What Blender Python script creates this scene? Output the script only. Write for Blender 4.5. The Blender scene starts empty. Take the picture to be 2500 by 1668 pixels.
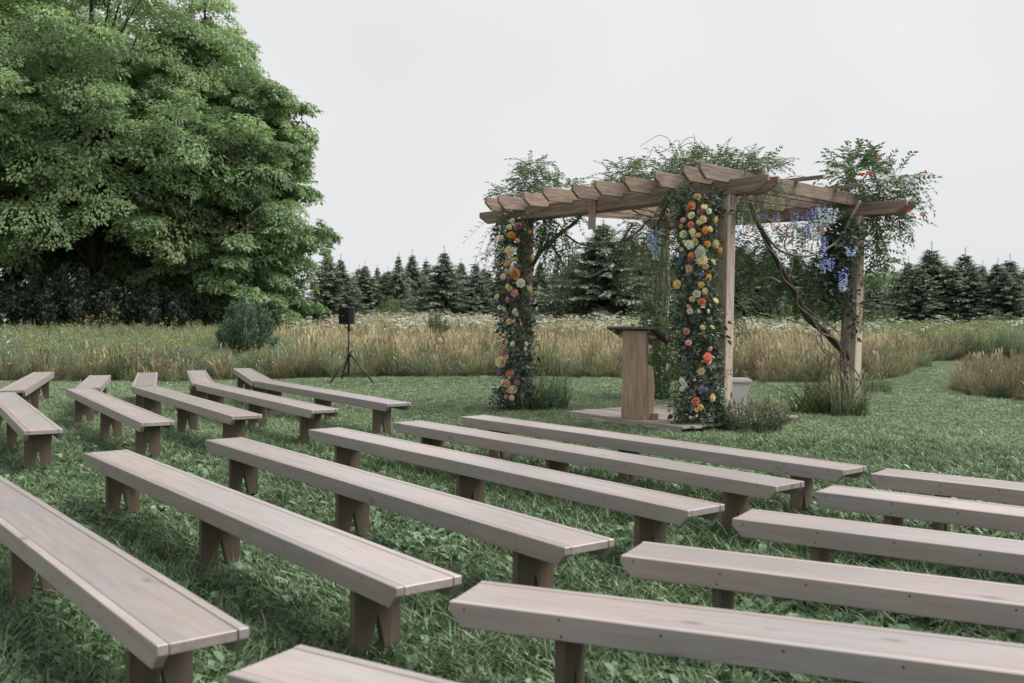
import bpy, bmesh, math, random
import numpy as np
from mathutils import Vector, Matrix

SC = bpy.context.scene
C = SC.collection
R = math.radians

# ------------------------------------------------------------------ camera
CAM_H, FPX = 1.5016, 2430.6
PITCH, ROLL = 1.79995 * math.pi / 180, 0.5081 * math.pi / 180
FW = np.array([0, math.cos(PITCH), -math.sin(PITCH)])
UP0 = np.array([0, math.sin(PITCH), math.cos(PITCH)])
RT0 = np.array([1.0, 0, 0])
RT = math.cos(ROLL) * RT0 + math.sin(ROLL) * UP0
UP = -math.sin(ROLL) * RT0 + math.cos(ROLL) * UP0
cd = bpy.data.cameras.new('camera')
cam = bpy.data.objects.new('camera', cd)
C.objects.link(cam)
cam.matrix_world = Matrix(((RT[0], UP[0], -FW[0], 0), (RT[1], UP[1], -FW[1], 0), (RT[2], UP[2], -FW[2], CAM_H), (0, 0, 0, 1)))
cd.sensor_width = 36
cd.lens = 35
cd.clip_end = 3000
cd.dof.use_dof = True
cd.dof.focus_distance = 11.0
cd.dof.aperture_fstop = 3.2
SC.camera = cam

# ------------------------------------------------------------------ sky, sun, exposure
SUN_DIR = Vector((0.58, 0.05, 0.81)).normalized()
w = bpy.data.worlds.new('World')
SC.world = w
w.use_nodes = True
wt = w.node_tree
wt.nodes.clear()
sky = wt.nodes.new('ShaderNodeTexSky')
sky.sky_type = 'NISHITA'
sky.sun_disc = False
sky.sun_elevation = math.asin(SUN_DIR.z)
sky.sun_rotation = math.atan2(SUN_DIR.x, SUN_DIR.y)
hs = wt.nodes.new('ShaderNodeHueSaturation')
hs.inputs['Saturation'].default_value = 0.12
wt.links.new(sky.outputs[0], hs.inputs['Color'])
# an even overcast: pale cloud layer over the clear sky, faintly mottled
tc = wt.nodes.new('ShaderNodeTexCoord')
nz = wt.nodes.new('ShaderNodeTexNoise')
nz.inputs['Scale'].default_value = 1.6
nz.inputs['Detail'].default_value = 3
wt.links.new(tc.outputs['Generated'], nz.inputs['Vector'])
cr = wt.nodes.new('ShaderNodeMapRange')
cr.inputs['From Min'].default_value = 0.3
cr.inputs['From Max'].default_value = 0.7
cr.inputs['To Min'].default_value = 0.0
cr.inputs['To Max'].default_value = 1.0
wt.links.new(nz.outputs[0], cr.inputs['Value'])
cl = wt.nodes.new('ShaderNodeMix')
cl.data_type = 'RGBA'
cl.inputs[6].default_value = (4.12, 4.15, 4.29, 1)
cl.inputs[7].default_value = (4.97, 5.00, 5.07, 1)
wt.links.new(cr.outputs[0], cl.inputs[0])
mx = wt.nodes.new('ShaderNodeMix')
mx.data_type = 'RGBA'
mx.inputs[0].default_value = 0.95
wt.links.new(hs.outputs[0], mx.inputs[6])
wt.links.new(cl.outputs[2], mx.inputs[7])
bg = wt.nodes.new('ShaderNodeBackground')
bg.inputs['Strength'].default_value = 0.05
wt.links.new(mx.outputs[2], bg.inputs['Color'])
wo = wt.nodes.new('ShaderNodeOutputWorld')
wt.links.new(bg.outputs[0], wo.inputs[0])

sd = bpy.data.lights.new('sun', 'SUN')
sd.energy = 1.5
sd.angle = R(40)
sd.color = (1.0, 0.98, 0.95)
sun = bpy.data.objects.new('sun', sd)
C.objects.link(sun)
sun.rotation_euler = SUN_DIR.to_track_quat('Z', 'Y').to_euler()
sun.location = (10, 5, 40)

SC.view_settings.view_transform = 'Standard'
SC.view_settings.look = 'None'
SC.view_settings.exposure = 1.8
SC.view_settings.gamma = 1.0
SC.view_settings.use_curve_mapping = False
SC.render.engine = 'CYCLES'
SC.cycles.max_bounces = 6
SC.cycles.diffuse_bounces = 4
SC.cycles.glossy_bounces = 2
SC.cycles.transmission_bounces = 4
SC.cycles.use_denoising = True

# ------------------------------------------------------------------ placing helpers (photo pixel of the 2500 px picture -> point in the place)
def _ray(x, y):
    return FW + RT * ((x - 1250) / FPX) - UP * ((y - 834) / FPX)
def px(x, y, Y):
    r = _ray(x, y); q = r * (Y / r[1])
    return np.array([q[0], q[1], q[2] + CAM_H])
def gp(x, y, z=0.0):
    r = _ray(x, y); q = r * ((z - CAM_H) / r[2])
    return np.array([q[0], q[1], z])
DS = 2500 / 2350.0
def dpx(x, y, Y): return px(x * DS, y * DS, Y)
def dgp(x, y, z=0.0): return gp(x * DS, y * DS, z)

# ------------------------------------------------------------------ materials
def new_mat(name):
    m = bpy.data.materials.new(name)
    m.use_nodes = True
    nt = m.node_tree
    b = nt.nodes['Principled BSDF']
    return m, nt, b
def N(nt, t, **kw):
    n = nt.nodes.new(t)
    for k, v in kw.items(): n.inputs[k].default_value = v
    return n
def ramp(nt, src, stops):
    r = nt.nodes.new('ShaderNodeValToRGB')
    e = r.color_ramp.elements
    while len(e) < len(stops): e.new(0.5)
    for i, (p, c) in enumerate(stops):
        e[i].position = p; e[i].color = (*c, 1)
    nt.links.new(src, r.inputs[0])
    return r.outputs[0]
def mixc(nt, f, a, b, mode='MIX'):
    n = nt.nodes.new('ShaderNodeMix'); n.data_type = 'RGBA'; n.blend_type = mode
    for i, v in ((0, f), (6, a), (7, b)):
        if hasattr(v, 'default_value') or hasattr(v, 'is_linked'): nt.links.new(v, n.inputs[i])
        elif i == 0: n.inputs[0].default_value = v
        else: n.inputs[i].default_value = (*v, 1)
    return n.outputs[2]
def attr(nt, name):
    n = nt.nodes.new('ShaderNodeAttribute'); n.attribute_name = name
    return n.outputs['Fac']
def math_(nt, op, a, b=None):
    n = nt.nodes.new('ShaderNodeMath'); n.operation = op
    for i, v in ((0, a), (1, b)):
        if v is None: continue
        if hasattr(v, 'is_linked'): nt.links.new(v, n.inputs[i])
        else: n.inputs[i].default_value = v
    return n.outputs[0]

def leaf_mat(name, dark, mid, light, rough=0.5, trans=0.25, spec=0.35, alt=None):
    """foliage: colour runs over the 'var' of each leaf, plus a little per-object/instance shift"""
    m, nt, b = new_mat(name)
    oi = nt.nodes.new('ShaderNodeObjectInfo')
    v = math_(nt, 'ADD', attr(nt, 'var'), math_(nt, 'MULTIPLY', math_(nt, 'SUBTRACT', oi.outputs['Random'], 0.5), 0.35))
    col = ramp(nt, v, [(0.0, dark), (0.5, mid), (1.0, light)] + ([] if alt is None else []))
    if alt is not None:   # a few off-colour leaves
        g = ramp(nt, attr(nt, 'alt'), [(0.0, (0, 0, 0)), (0.90, (0, 0, 0)), (0.97, (1, 1, 1))])
        col = mixc(nt, g, col, alt)
    nt.links.new(col, b.inputs['Base Color'])
    b.inputs['Roughness'].default_value = rough
    b.inputs['Specular IOR Level'].default_value = spec
    t = nt.nodes.new('ShaderNodeBsdfTranslucent')
    nt.links.new(mixc(nt, 1.0, col, (1.0, 1.05, 0.6), 'MULTIPLY'), t.inputs[0])
    ms = nt.nodes.new('ShaderNodeMixShader'); ms.inputs[0].default_value = trans
    nt.links.new(b.outputs[0], ms.inputs[1]); nt.links.new(t.outputs[0], ms.inputs[2])
    nt.links.new(ms.outputs[0], nt.nodes['Material Output'].inputs[0])
    return m

def wood_mat(name, c0, c1, c2, rough=0.5, scale=(1.2, 14, 14), grain=0.35, spec=0.5, bump=0.25, patch=0.5, knots=True):
    """boards: long grain along local X, blotchy stain, knots, its own offset for each board"""
    m, nt, b = new_mat(name)
    tcn = nt.nodes.new('ShaderNodeTexCoord')
    oi = nt.nodes.new('ShaderNodeObjectInfo')
    off = nt.nodes.new('ShaderNodeVectorMath'); off.operation = 'SCALE'; off.inputs[0].default_value = (37.0, 19.0, 11.0)
    nt.links.new(oi.outputs['Random'], off.inputs['Scale'])
    add = nt.nodes.new('ShaderNodeVectorMath'); add.operation = 'ADD'
    nt.links.new(tcn.outputs['Object'], add.inputs[0]); nt.links.new(off.outputs[0], add.inputs[1])
    mp = nt.nodes.new('ShaderNodeMapping'); mp.inputs['Scale'].default_value = scale
    nt.links.new(add.outputs[0], mp.inputs[0])
    g = N(nt, 'ShaderNodeTexNoise', Scale=2.2, Detail=6, Roughness=0.62, Distortion=0.6)
    nt.links.new(mp.outputs[0], g.inputs['Vector'])
    mp2 = nt.nodes.new('ShaderNodeMapping'); mp2.inputs['Scale'].default_value = (1.1, 3.0, 3.0)
    nt.links.new(add.outputs[0], mp2.inputs[0])
    p = N(nt, 'ShaderNodeTexNoise', Scale=1.3, Detail=3, Roughness=0.5)
    nt.links.new(mp2.outputs[0], p.inputs['Vector'])
    pf = ramp(nt, p.outputs[0], [(0.36, (0, 0, 0)), (0.64, (1, 1, 1))])
    col = mixc(nt, pf, c0, c1)
    gf = ramp(nt, g.outputs[0], [(0.38, (1, 1, 1)), (0.66, (0, 0, 0))])
    col = mixc(nt, math_(nt, 'MULTIPLY', gf, grain), col, c2)
    if knots:
        mp3 = nt.nodes.new('ShaderNodeMapping'); mp3.inputs['Scale'].default_value = (1.9, 4.2, 4.2)
        nt.links.new(add.outputs[0], mp3.inputs[0])
        vo = N(nt, 'ShaderNodeTexVoronoi', Scale=1.0)
        nt.links.new(mp3.outputs[0], vo.inputs['Vector'])
        kf = ramp(nt, vo.outputs['Distance'], [(0.03, (1, 1, 1)), (0.11, (0, 0, 0))])
        col = mixc(nt, math_(nt, 'MULTIPLY', kf, 0.6), col, tuple(x * 0.45 for x in c2))
    hv = math_(nt, 'ADD', math_(nt, 'MULTIPLY', oi.outputs['Random'], 0.34), 0.83)
    vm = nt.nodes.new('ShaderNodeHueSaturation'); nt.links.new(col, vm.inputs['Color']); nt.links.new(hv, vm.inputs['Value'])
    nt.links.new(vm.outputs[0], b.inputs['Base Color'])
    b.inputs['Roughness'].default_value = rough
    b.inputs['Specular IOR Level'].default_value = spec
    bp = N(nt, 'ShaderNodeBump', Strength=bump, Distance=0.004)
    nt.links.new(g.outputs[0], bp.inputs['Height']); nt.links.new(bp.outputs[0], b.inputs['Normal'])
    return m

def plain(name, col, rough=0.5, spec=0.5, metal=0.0, var=0.0, nscale=8.0):
    m, nt, b = new_mat(name)
    if var:
        tcn = nt.nodes.new('ShaderNodeTexCoord')
        n = N(nt, 'ShaderNodeTexNoise', Scale=nscale, Detail=5, Roughness=0.6)
        nt.links.new(tcn.outputs['Object'], n.inputs['Vector'])
        c = ramp(nt, n.outputs[0], [(0.3, tuple(x * (1 - var) for x in col)), (0.7, tuple(min(1, x * (1 + var)) for x in col))])
        nt.links.new(c, b.inputs['Base Color'])
    else:
        b.inputs['Base Color'].default_value = (*col, 1)
    b.inputs['Roughness'].default_value = rough
    b.inputs['Specular IOR Level'].default_value = spec
    b.inputs['Metallic'].default_value = metal
    return m

M = {}
M['bench'] = wood_mat('stained_bench_wood', (0.360, 0.306, 0.284), (0.308, 0.293, 0.296), (0.225, 0.165, 0.128), rough=0.38, grain=0.42, bump=0.10, spec=0.62)
M['bench_leg'] = wood_mat('bench_leg_wood', (0.160, 0.115, 0.075), (0.112, 0.096, 0.080), (0.065, 0.045, 0.028), rough=0.55, grain=0.5, bump=0.12)
M['pergola'] = wood_mat('weathered_cedar', (0.386, 0.286, 0.225), (0.301, 0.237, 0.198), (0.146, 0.101, 0.078), rough=0.8, grain=0.75, bump=0.5, spec=0.25)
M['post'] = wood_mat('weathered_post', (0.588, 0.475, 0.389), (0.466, 0.389, 0.329), (0.225, 0.169, 0.135), rough=0.8, grain=0.7, bump=0.5, spec=0.25)
M['rough_plank'] = wood_mat('rough_barn_plank', (0.480, 0.352, 0.259), (0.390, 0.288, 0.218), (0.180, 0.123, 0.082), rough=0.8, grain=0.6, bump=0.5, spec=0.25)
M['deck'] = wood_mat('grey_deck_board', (0.43, 0.375, 0.325), (0.37, 0.33, 0.295), (0.17, 0.14, 0.115), rough=0.8, grain=0.6, bump=0.5, spec=0.25)
M['screw'] = plain('dark_screw', (0.03, 0.026, 0.024), 0.5)
M['black'] = plain('black_metal', (0.014, 0.014, 0.017), 0.38)
M['black_plastic'] = plain('black_plastic', (0.010, 0.010, 0.012), 0.55, 0.35)
M['grille'] = plain('black_grille', (0.006, 0.006, 0.008), 0.7, 0.2)
M['badge'] = plain('grey_badge', (0.25, 0.25, 0.26), 0.4)
M['bark'] = plain('grey_bark', (0.050, 0.042, 0.035), 0.9, 0.2, var=0.45, nscale=14)
M['vine_bark'] = plain('vine_bark', (0.150, 0.128, 0.108), 0.9, 0.2, var=0.5, nscale=22)
M['dark_stem'] = plain('dark_stem', (0.05, 0.05, 0.03), 0.7, 0.3, var=0.3)
def white_paint():
    m, nt, b = new_mat('chipped_white_paint')
    tcn = nt.nodes.new('ShaderNodeTexCoord')
    n = N(nt, 'ShaderNodeTexNoise', Scale=16, Detail=8, Roughness=0.7)
    nt.links.new(tcn.outputs['Object'], n.inputs['Vector'])
    c = ramp(nt, n.outputs[0], [(0.34, (0.35, 0.30, 0.25)), (0.40, (0.78, 0.76, 0.73)), (0.7, (0.86, 0.85, 0.83))])
    nt.links.new(c, b.inputs['Base Color']); b.inputs['Roughness'].default_value = 0.8
    bp = N(nt, 'ShaderNodeBump', Strength=0.6, Distance=0.006); nt.links.new(n.outputs[0], bp.inputs['Height']); nt.links.new(bp.outputs[0], b.inputs['Normal'])
    return m
M['white_paint'] = white_paint()
def ground_mat(name, stops, s1, s2):
    m, nt, b = new_mat(name)
    tcn = nt.nodes.new('ShaderNodeTexCoord')
    a = N(nt, 'ShaderNodeTexNoise', Scale=s1, Detail=4, Roughness=0.6); nt.links.new(tcn.outputs['Object'], a.inputs['Vector'])
    f = N(nt, 'ShaderNodeTexNoise', Scale=s2, Detail=6, Roughness=0.7); nt.links.new(tcn.outputs['Object'], f.inputs['Vector'])
    v = math_(nt, 'ADD', math_(nt, 'MULTIPLY', a.outputs[0], 0.5), math_(nt, 'MULTIPLY', f.outputs[0], 0.5))
    nt.links.new(ramp(nt, v, stops), b.inputs['Base Color'])
    b.inputs['Roughness'].default_value = 0.9; b.inputs['Specular IOR Level'].default_value = 0.15
    bp = N(nt, 'ShaderNodeBump', Strength=0.8, Distance=0.03); nt.links.new(f.outputs[0], bp.inputs['Height']); nt.links.new(bp.outputs[0], b.inputs['Normal'])
    return m
M['lawn_soil'] = ground_mat('lawn_soil', [(0.3, (0.022, 0.036, 0.016)), (0.55, (0.045, 0.075, 0.034)), (0.75, (0.085, 0.105, 0.055))], 0.7, 60)
M['meadow_soil'] = ground_mat('meadow_soil', [(0.3, (0.065, 0.072, 0.039)), (0.55, (0.143, 0.124, 0.072)), (0.75, (0.221, 0.176, 0.104))], 0.15, 6)

M['lawn'] = leaf_mat('lawn_blade', (0.019, 0.050, 0.016), (0.075, 0.142, 0.056), (0.282, 0.360, 0.208), rough=0.40, trans=0.15, spec=0.5, alt=(0.28, 0.26, 0.13))
M['mown'] = leaf_mat('mown_lawn_blade', (0.073, 0.134, 0.062), (0.201, 0.294, 0.163), (0.403, 0.468, 0.312), rough=0.45, trans=0.15, spec=0.4, alt=(0.42, 0.37, 0.21))
M['weed'] = leaf_mat('weed_leaf', (0.045, 0.092, 0.042), (0.115, 0.195, 0.098), (0.240, 0.320, 0.195), rough=0.48, trans=0.12, spec=0.35)
M['maple'] = leaf_mat('maple_leaf', (0.101, 0.162, 0.078), (0.230, 0.342, 0.168), (0.392, 0.504, 0.263), rough=0.45, trans=0.40, spec=0.4, alt=(0.50, 0.40, 0.18))
M['shrub'] = leaf_mat('shrub_leaf', (0.081, 0.126, 0.092), (0.150, 0.225, 0.150), (0.265, 0.344, 0.230), rough=0.5, trans=0.2)
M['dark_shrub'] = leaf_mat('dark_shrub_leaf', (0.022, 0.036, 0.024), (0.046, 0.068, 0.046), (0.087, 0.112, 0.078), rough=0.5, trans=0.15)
M['dark_board'] = wood_mat('dark_weathered_board', (0.17, 0.14, 0.118), (0.13, 0.112, 0.10), (0.06, 0.047, 0.038), rough=0.8, grain=0.7, bump=0.5, spec=0.25)
M['green_shrub'] = leaf_mat('green_shrub_leaf', (0.088, 0.133, 0.070), (0.166, 0.230, 0.117), (0.254, 0.321, 0.166), rough=0.5, trans=0.2)
M['spruce'] = leaf_mat('spruce_needles', (0.108, 0.141, 0.115), (0.216, 0.267, 0.211), (0.389, 0.438, 0.337), rough=0.6, trans=0.08, spec=0.25, alt=(0.30, 0.21, 0.11))
M['vine'] = leaf_mat('vine_leaf', (0.064, 0.112, 0.061), (0.125, 0.192, 0.101), (0.221, 0.298, 0.151), rough=0.4, trans=0.25, spec=0.45)
M['pale_vine'] = leaf_mat('pale_vine_leaf', (0.095, 0.135, 0.074), (0.169, 0.223, 0.121), (0.270, 0.317, 0.182), rough=0.45, trans=0.3)
M['ivy'] = leaf_mat('dark_ivy_leaf', (0.033, 0.060, 0.039), (0.063, 0.102, 0.063), (0.128, 0.177, 0.117), rough=0.35, trans=0.12, spec=0.5)
M['eucalyptus'] = leaf_mat('grey_green_leaf', (0.078, 0.111, 0.088), (0.156, 0.202, 0.163), (0.312, 0.358, 0.305), rough=0.5, trans=0.15)
M['pod'] = leaf_mat('seed_pod', (0.09, 0.12, 0.05), (0.14, 0.18, 0.08), (0.20, 0.24, 0.11))
M['white_bloom'] = leaf_mat('white_bloom', (0.55, 0.55, 0.48), (0.70, 0.70, 0.64), (0.80, 0.80, 0.75), trans=0.3)
M['yellow_bloom'] = leaf_mat('yellow_bloom', (0.30, 0.27, 0.07), (0.46, 0.40, 0.07), (0.60, 0.48, 0.10), trans=0.3)
M['sunflower'] = leaf_mat('deep_yellow_bloom', (0.55, 0.36, 0.03), (0.66, 0.45, 0.04), (0.74, 0.52, 0.06), trans=0.3)
M['goldenrod'] = leaf_mat('goldenrod_leaf', (0.15, 0.19, 0.12), (0.30, 0.36, 0.25), (0.44, 0.49, 0.37), rough=0.5, trans=0.3)
M['weed_plant'] = leaf_mat('meadow_weed', (0.075, 0.102, 0.063), (0.143, 0.177, 0.112), (0.225, 0.262, 0.165), rough=0.5, trans=0.25)
def tall_grass(name, base, mid, top):
    """stalks: green at the foot, ripe at the head (the plant's own colours)"""
    m, nt, b = new_mat(name)
    oi = nt.nodes.new('ShaderNodeObjectInfo')
    h = math_(nt, 'ADD', attr(nt, 'h'), math_(nt, 'MULTIPLY', math_(nt, 'SUBTRACT', attr(nt, 'var'), 0.5), 0.7))
    h = math_(nt, 'ADD', h, math_(nt, 'MULTIPLY', math_(nt, 'SUBTRACT', oi.outputs['Random'], 0.5), 0.85))
    col = ramp(nt, h, [(0.1, base), (0.5, mid), (0.95, top)])
    nt.links.new(col, b.inputs['Base Color']); b.inputs['Roughness'].default_value = 0.55; b.inputs['Specular IOR Level'].default_value = 0.3
    t = nt.nodes.new('ShaderNodeBsdfTranslucent'); nt.links.new(col, t.inputs[0])
    ms = nt.nodes.new('ShaderNodeMixShader'); ms.inputs[0].default_value = 0.3
    nt.links.new(b.outputs[0], ms.inputs[1]); nt.links.new(t.outputs[0], ms.inputs[2])
    nt.links.new(ms.outputs[0], nt.nodes['Material Output'].inputs[0])
    return m
M['tan_grass'] = tall_grass('ripe_grass', (0.09, 0.12, 0.05), (0.27, 0.245, 0.130), (0.50, 0.43, 0.265))
M['rust_grass'] = tall_grass('rusty_grass', (0.045, 0.065, 0.03), (0.125, 0.112, 0.062), (0.285, 0.222, 0.130))
M['green_grass'] = tall_grass('green_tall_grass', (0.06, 0.095, 0.04), (0.155, 0.20, 0.098), (0.33, 0.34, 0.20))
M['sword'] = leaf_mat('daylily_leaf', (0.078, 0.111, 0.046), (0.143, 0.189, 0.072), (0.260, 0.280, 0.117), rough=0.4)

# ------------------------------------------------------------------ mesh helpers
class MB:
    """collects triangles with a per-vertex 'var', 'h', 'alt' and a material slot per face"""
    def __init__(s): s.v = []; s.f = []; s.var = []; s.h = []; s.alt = []; s.mi = []; s.n = 0
    def add(s, v, f, var=0.5, h=0.5, alt=0.0, mi=0):
        v = np.asarray(v, float); f = np.asarray(f, int); k = len(v)
        s.v.append(v); s.f.append(f + s.n); s.n += k
        for lst, x in ((s.var, var), (s.h, h), (s.alt, alt)):
            lst.append(np.broadcast_to(np.asarray(x, float), (k,)))
        s.mi.append(np.full(len(f), mi, int))
    def inst(s, tv, tf, mats, offs, var=None, h=None, alt=None, mi=0):
        """template tv,tf repeated under k 3x3 matrices and offsets"""
        tv = np.asarray(tv, float); tf = np.asarray(tf, int); k = len(offs); n = len(tv)
        if k == 0: return
        v = np.einsum('kij,nj->kni', mats, tv) + np.asarray(offs)[:, None, :]
        f = (tf[None] + (np.arange(k) * n)[:, None, None]).reshape(-1, 3)
        rep = lambda x, d: np.full(k * n, d) if x is None else (np.repeat(x, n) if len(np.atleast_1d(x)) == k else np.tile(x, k))
        s.add(v.reshape(-1, 3), f, rep(var, 0.5), rep(h, 0.5), rep(alt, 0.0), mi)
    def merge(s, o, mat3=None, off=(0, 0, 0), dvar=0.0):
        v = np.concatenate(o.v)
        if mat3 is not None: v = v @ np.asarray(mat3).T
        s.v.append(v + np.asarray(off)); s.f.append(np.concatenate(o.f) + s.n); s.n += len(v)
        s.var.append(np.concatenate(o.var) + dvar); s.h.append(np.concatenate(o.h)); s.alt.append(np.concatenate(o.alt)); s.mi.append(np.concatenate(o.mi))
    def mesh(s, name, mats, smooth=False):
        me = bpy.data.meshes.new(name)
        v = np.concatenate(s.v); f = np.concatenate(s.f)
        me.vertices.add(len(v)); me.vertices.foreach_set('co', v.astype(np.float32).ravel())
        me.loops.add(f.size); me.loops.foreach_set('vertex_index', f.astype(np.int32).ravel())
        me.polygons.add(len(f)); me.polygons.foreach_set('loop_start', np.arange(0, f.size, 3, dtype=np.int32))
        me.polygons.foreach_set('material_index', np.concatenate(s.mi).astype(np.int32))
        me.polygons.foreach_set('use_smooth', np.full(len(f), smooth, bool))
        for nm, lst in (('var', s.var), ('h', s.h), ('alt', s.alt)):
            a = me.attributes.new(nm, 'FLOAT', 'POINT'); a.data.foreach_set('value', np.concatenate(lst).astype(np.float32))
        for m in (mats if isinstance(mats, (list, tuple)) else [mats]): me.materials.append(m)
        me.update()
        return me
    def build(s, name, mats, parent=None, smooth=False, loc=None):
        o = bpy.data.objects.new(name, s.mesh(name, mats, smooth)); C.objects.link(o)
        if parent: o.parent = parent
        if loc is not None: o.location = loc
        return o

def tag(o, label=None, cat=None, group=None, kind=None):
    if label: o['label'] = label
    if cat: o['category'] = cat
    if group: o['group'] = group
    if kind: o['kind'] = kind
    return o
def empty(name, loc=(0, 0, 0), rz=0.0, **kw):
    o = bpy.data.objects.new(name, None); C.objects.link(o)
    o.location = loc; o.rotation_euler = (0, 0, rz); o.empty_display_size = 0.2
    return tag(o, **kw)
def copy_tree(o, parent=None):
    c = o.copy(); C.objects.link(c); c.parent = parent
    for ch in [k for k in o.children]: copy_tree(ch, c)
    return c
def bm_obj(name, bm, mat, parent=None, loc=(0, 0, 0), rot=(0, 0, 0), smooth=False):
    bmesh.ops.recalc_face_normals(bm, faces=bm.faces)
    me = bpy.data.meshes.new(name); bm.to_mesh(me); bm.free(); me.materials.append(mat)
    if smooth: me.polygons.foreach_set('use_smooth', [True] * len(me.polygons))
    o = bpy.data.objects.new(name, me); C.objects.link(o); o.location = loc; o.rotation_euler = rot
    if parent: o.parent = parent
    return o
def prism(poly, y0, y1, bevel=0.0):
    """polygon in XZ pushed from y0 to y1"""
    bm = bmesh.new()
    a = [bm.verts.new((x, y0, z)) for x, z in poly]; b = [bm.verts.new((x, y1, z)) for x, z in poly]
    bm.faces.new(a); bm.faces.new(b[::-1]); n = len(poly)
    for i in range(n): bm.faces.new((a[i], b[i], b[(i + 1) % n], a[(i + 1) % n]))
    if bevel: bmesh.ops.bevel(bm, geom=list(bm.edges), offset=bevel, segments=1, affect='EDGES', clamp_overlap=True)
    return bm
def box(sx, sy, sz, bevel=0.0, jit=0.0):
    bm = bmesh.new(); bmesh.ops.create_cube(bm, size=1.0)
    for v in bm.verts:
        v.co = (v.co.x * sx, v.co.y * sy, v.co.z * sz)
        if jit: v.co += Vector([random.uniform(-jit, jit) for _ in range(3)])
    if bevel: bmesh.ops.bevel(bm, geom=list(bm.edges), offset=bevel, segments=1, affect='EDGES', clamp_overlap=True)
    return bm
def catmull(P, n=8):
    P = np.asarray(P, float); P = np.vstack([2 * P[0] - P[1], P, 2 * P[-1] - P[-2]]); out = []
    for i in range(1, len(P) - 2):
        for t in np.linspace(0, 1, n, endpoint=False):
            a, b, c, d = P[i - 1:i + 3]
            out.append(0.5 * ((2 * b) + (c - a) * t + (2 * a - 5 * b + 4 * c - d) * t * t + (-a + 3 * b - 3 * c + d) * t ** 3))
    out.append(P[-2]); return np.array(out)
def tube(mb, P, r0, r1, sides=6, var=0.5, wob=0.0, rng=None, mi=0):
    P = np.asarray(P, float); n = len(P)
    T = np.gradient(P, axis=0); T /= np.linalg.norm(T, axis=1)[:, None] + 1e-9
    ref = np.array([0.31, 0.17, 0.93]); A = np.cross(T, ref); A /= np.linalg.norm(A, axis=1)[:, None] + 1e-9; B = np.cross(T, A)
    rad = np.linspace(r0, r1, n)
    if wob and rng is not None: rad = rad * (1 + rng.uniform(-wob, wob, n))
    th = np.linspace(0, 2 * math.pi, sides, endpoint=False)
    V = P[:, None] + rad[:, None, None] * (np.cos(th)[None, :, None] * A[:, None] + np.sin(th)[None, :, None] * B[:, None])
    F = []
    for i in range(n - 1):
        for j in range(sides):
            a, b = i * sides + j, i * sides + (j + 1) % sides; c, d = a + sides, b + sides
            F += [(a, b, d), (a, d, c)]
    for j in range(1, sides - 1):
        F += [(0, j + 1, j), ((n - 1) * sides, (n - 1) * sides + j, (n - 1) * sides + j + 1)]
    mb.add(V.reshape(-1, 3), F, var=var, mi=mi, h=np.repeat(np.linspace(0, 1, n), sides))
def frames(fwd, nrm):
    """matrices with columns: X along fwd, Z near nrm"""
    x = fwd / (np.linalg.norm(fwd, axis=1)[:, None] + 1e-9)
    y = np.cross(nrm, x); y /= np.linalg.norm(y, axis=1)[:, None] + 1e-9
    return np.stack([x, y, np.cross(x, y)], axis=2)
LEAF_V = np.array([[0, 0, 0], [0.42, 0.5, 0.07], [1, 0, -0.12], [0.42, -0.5, 0.07]]); LEAF_F = [(0, 2, 1), (0, 3, 2)]
def leaf(L, W): return LEAF_V * np.array([L, W, L]), LEAF_F
MAPLE_V = np.array([[0, 0, 0], [0.25, 0.52, 0.05], [0.45, 0.2, 0.04], [1, 0, -0.16], [0.45, -0.2, 0.04], [0.25, -0.52, 0.05]]); MAPLE_F = [(0, 2, 1), (0, 3, 2), (0, 4, 3), (0, 5, 4)]
rng = np.random.default_rng(7)
random.seed(7)
def unit(n, r=rng):
    v = r.normal(size=(n, 3)); return v / np.linalg.norm(v, axis=1)[:, None]
def scale3(mats, s): return mats * np.asarray(s)[:, None, None]

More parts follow.
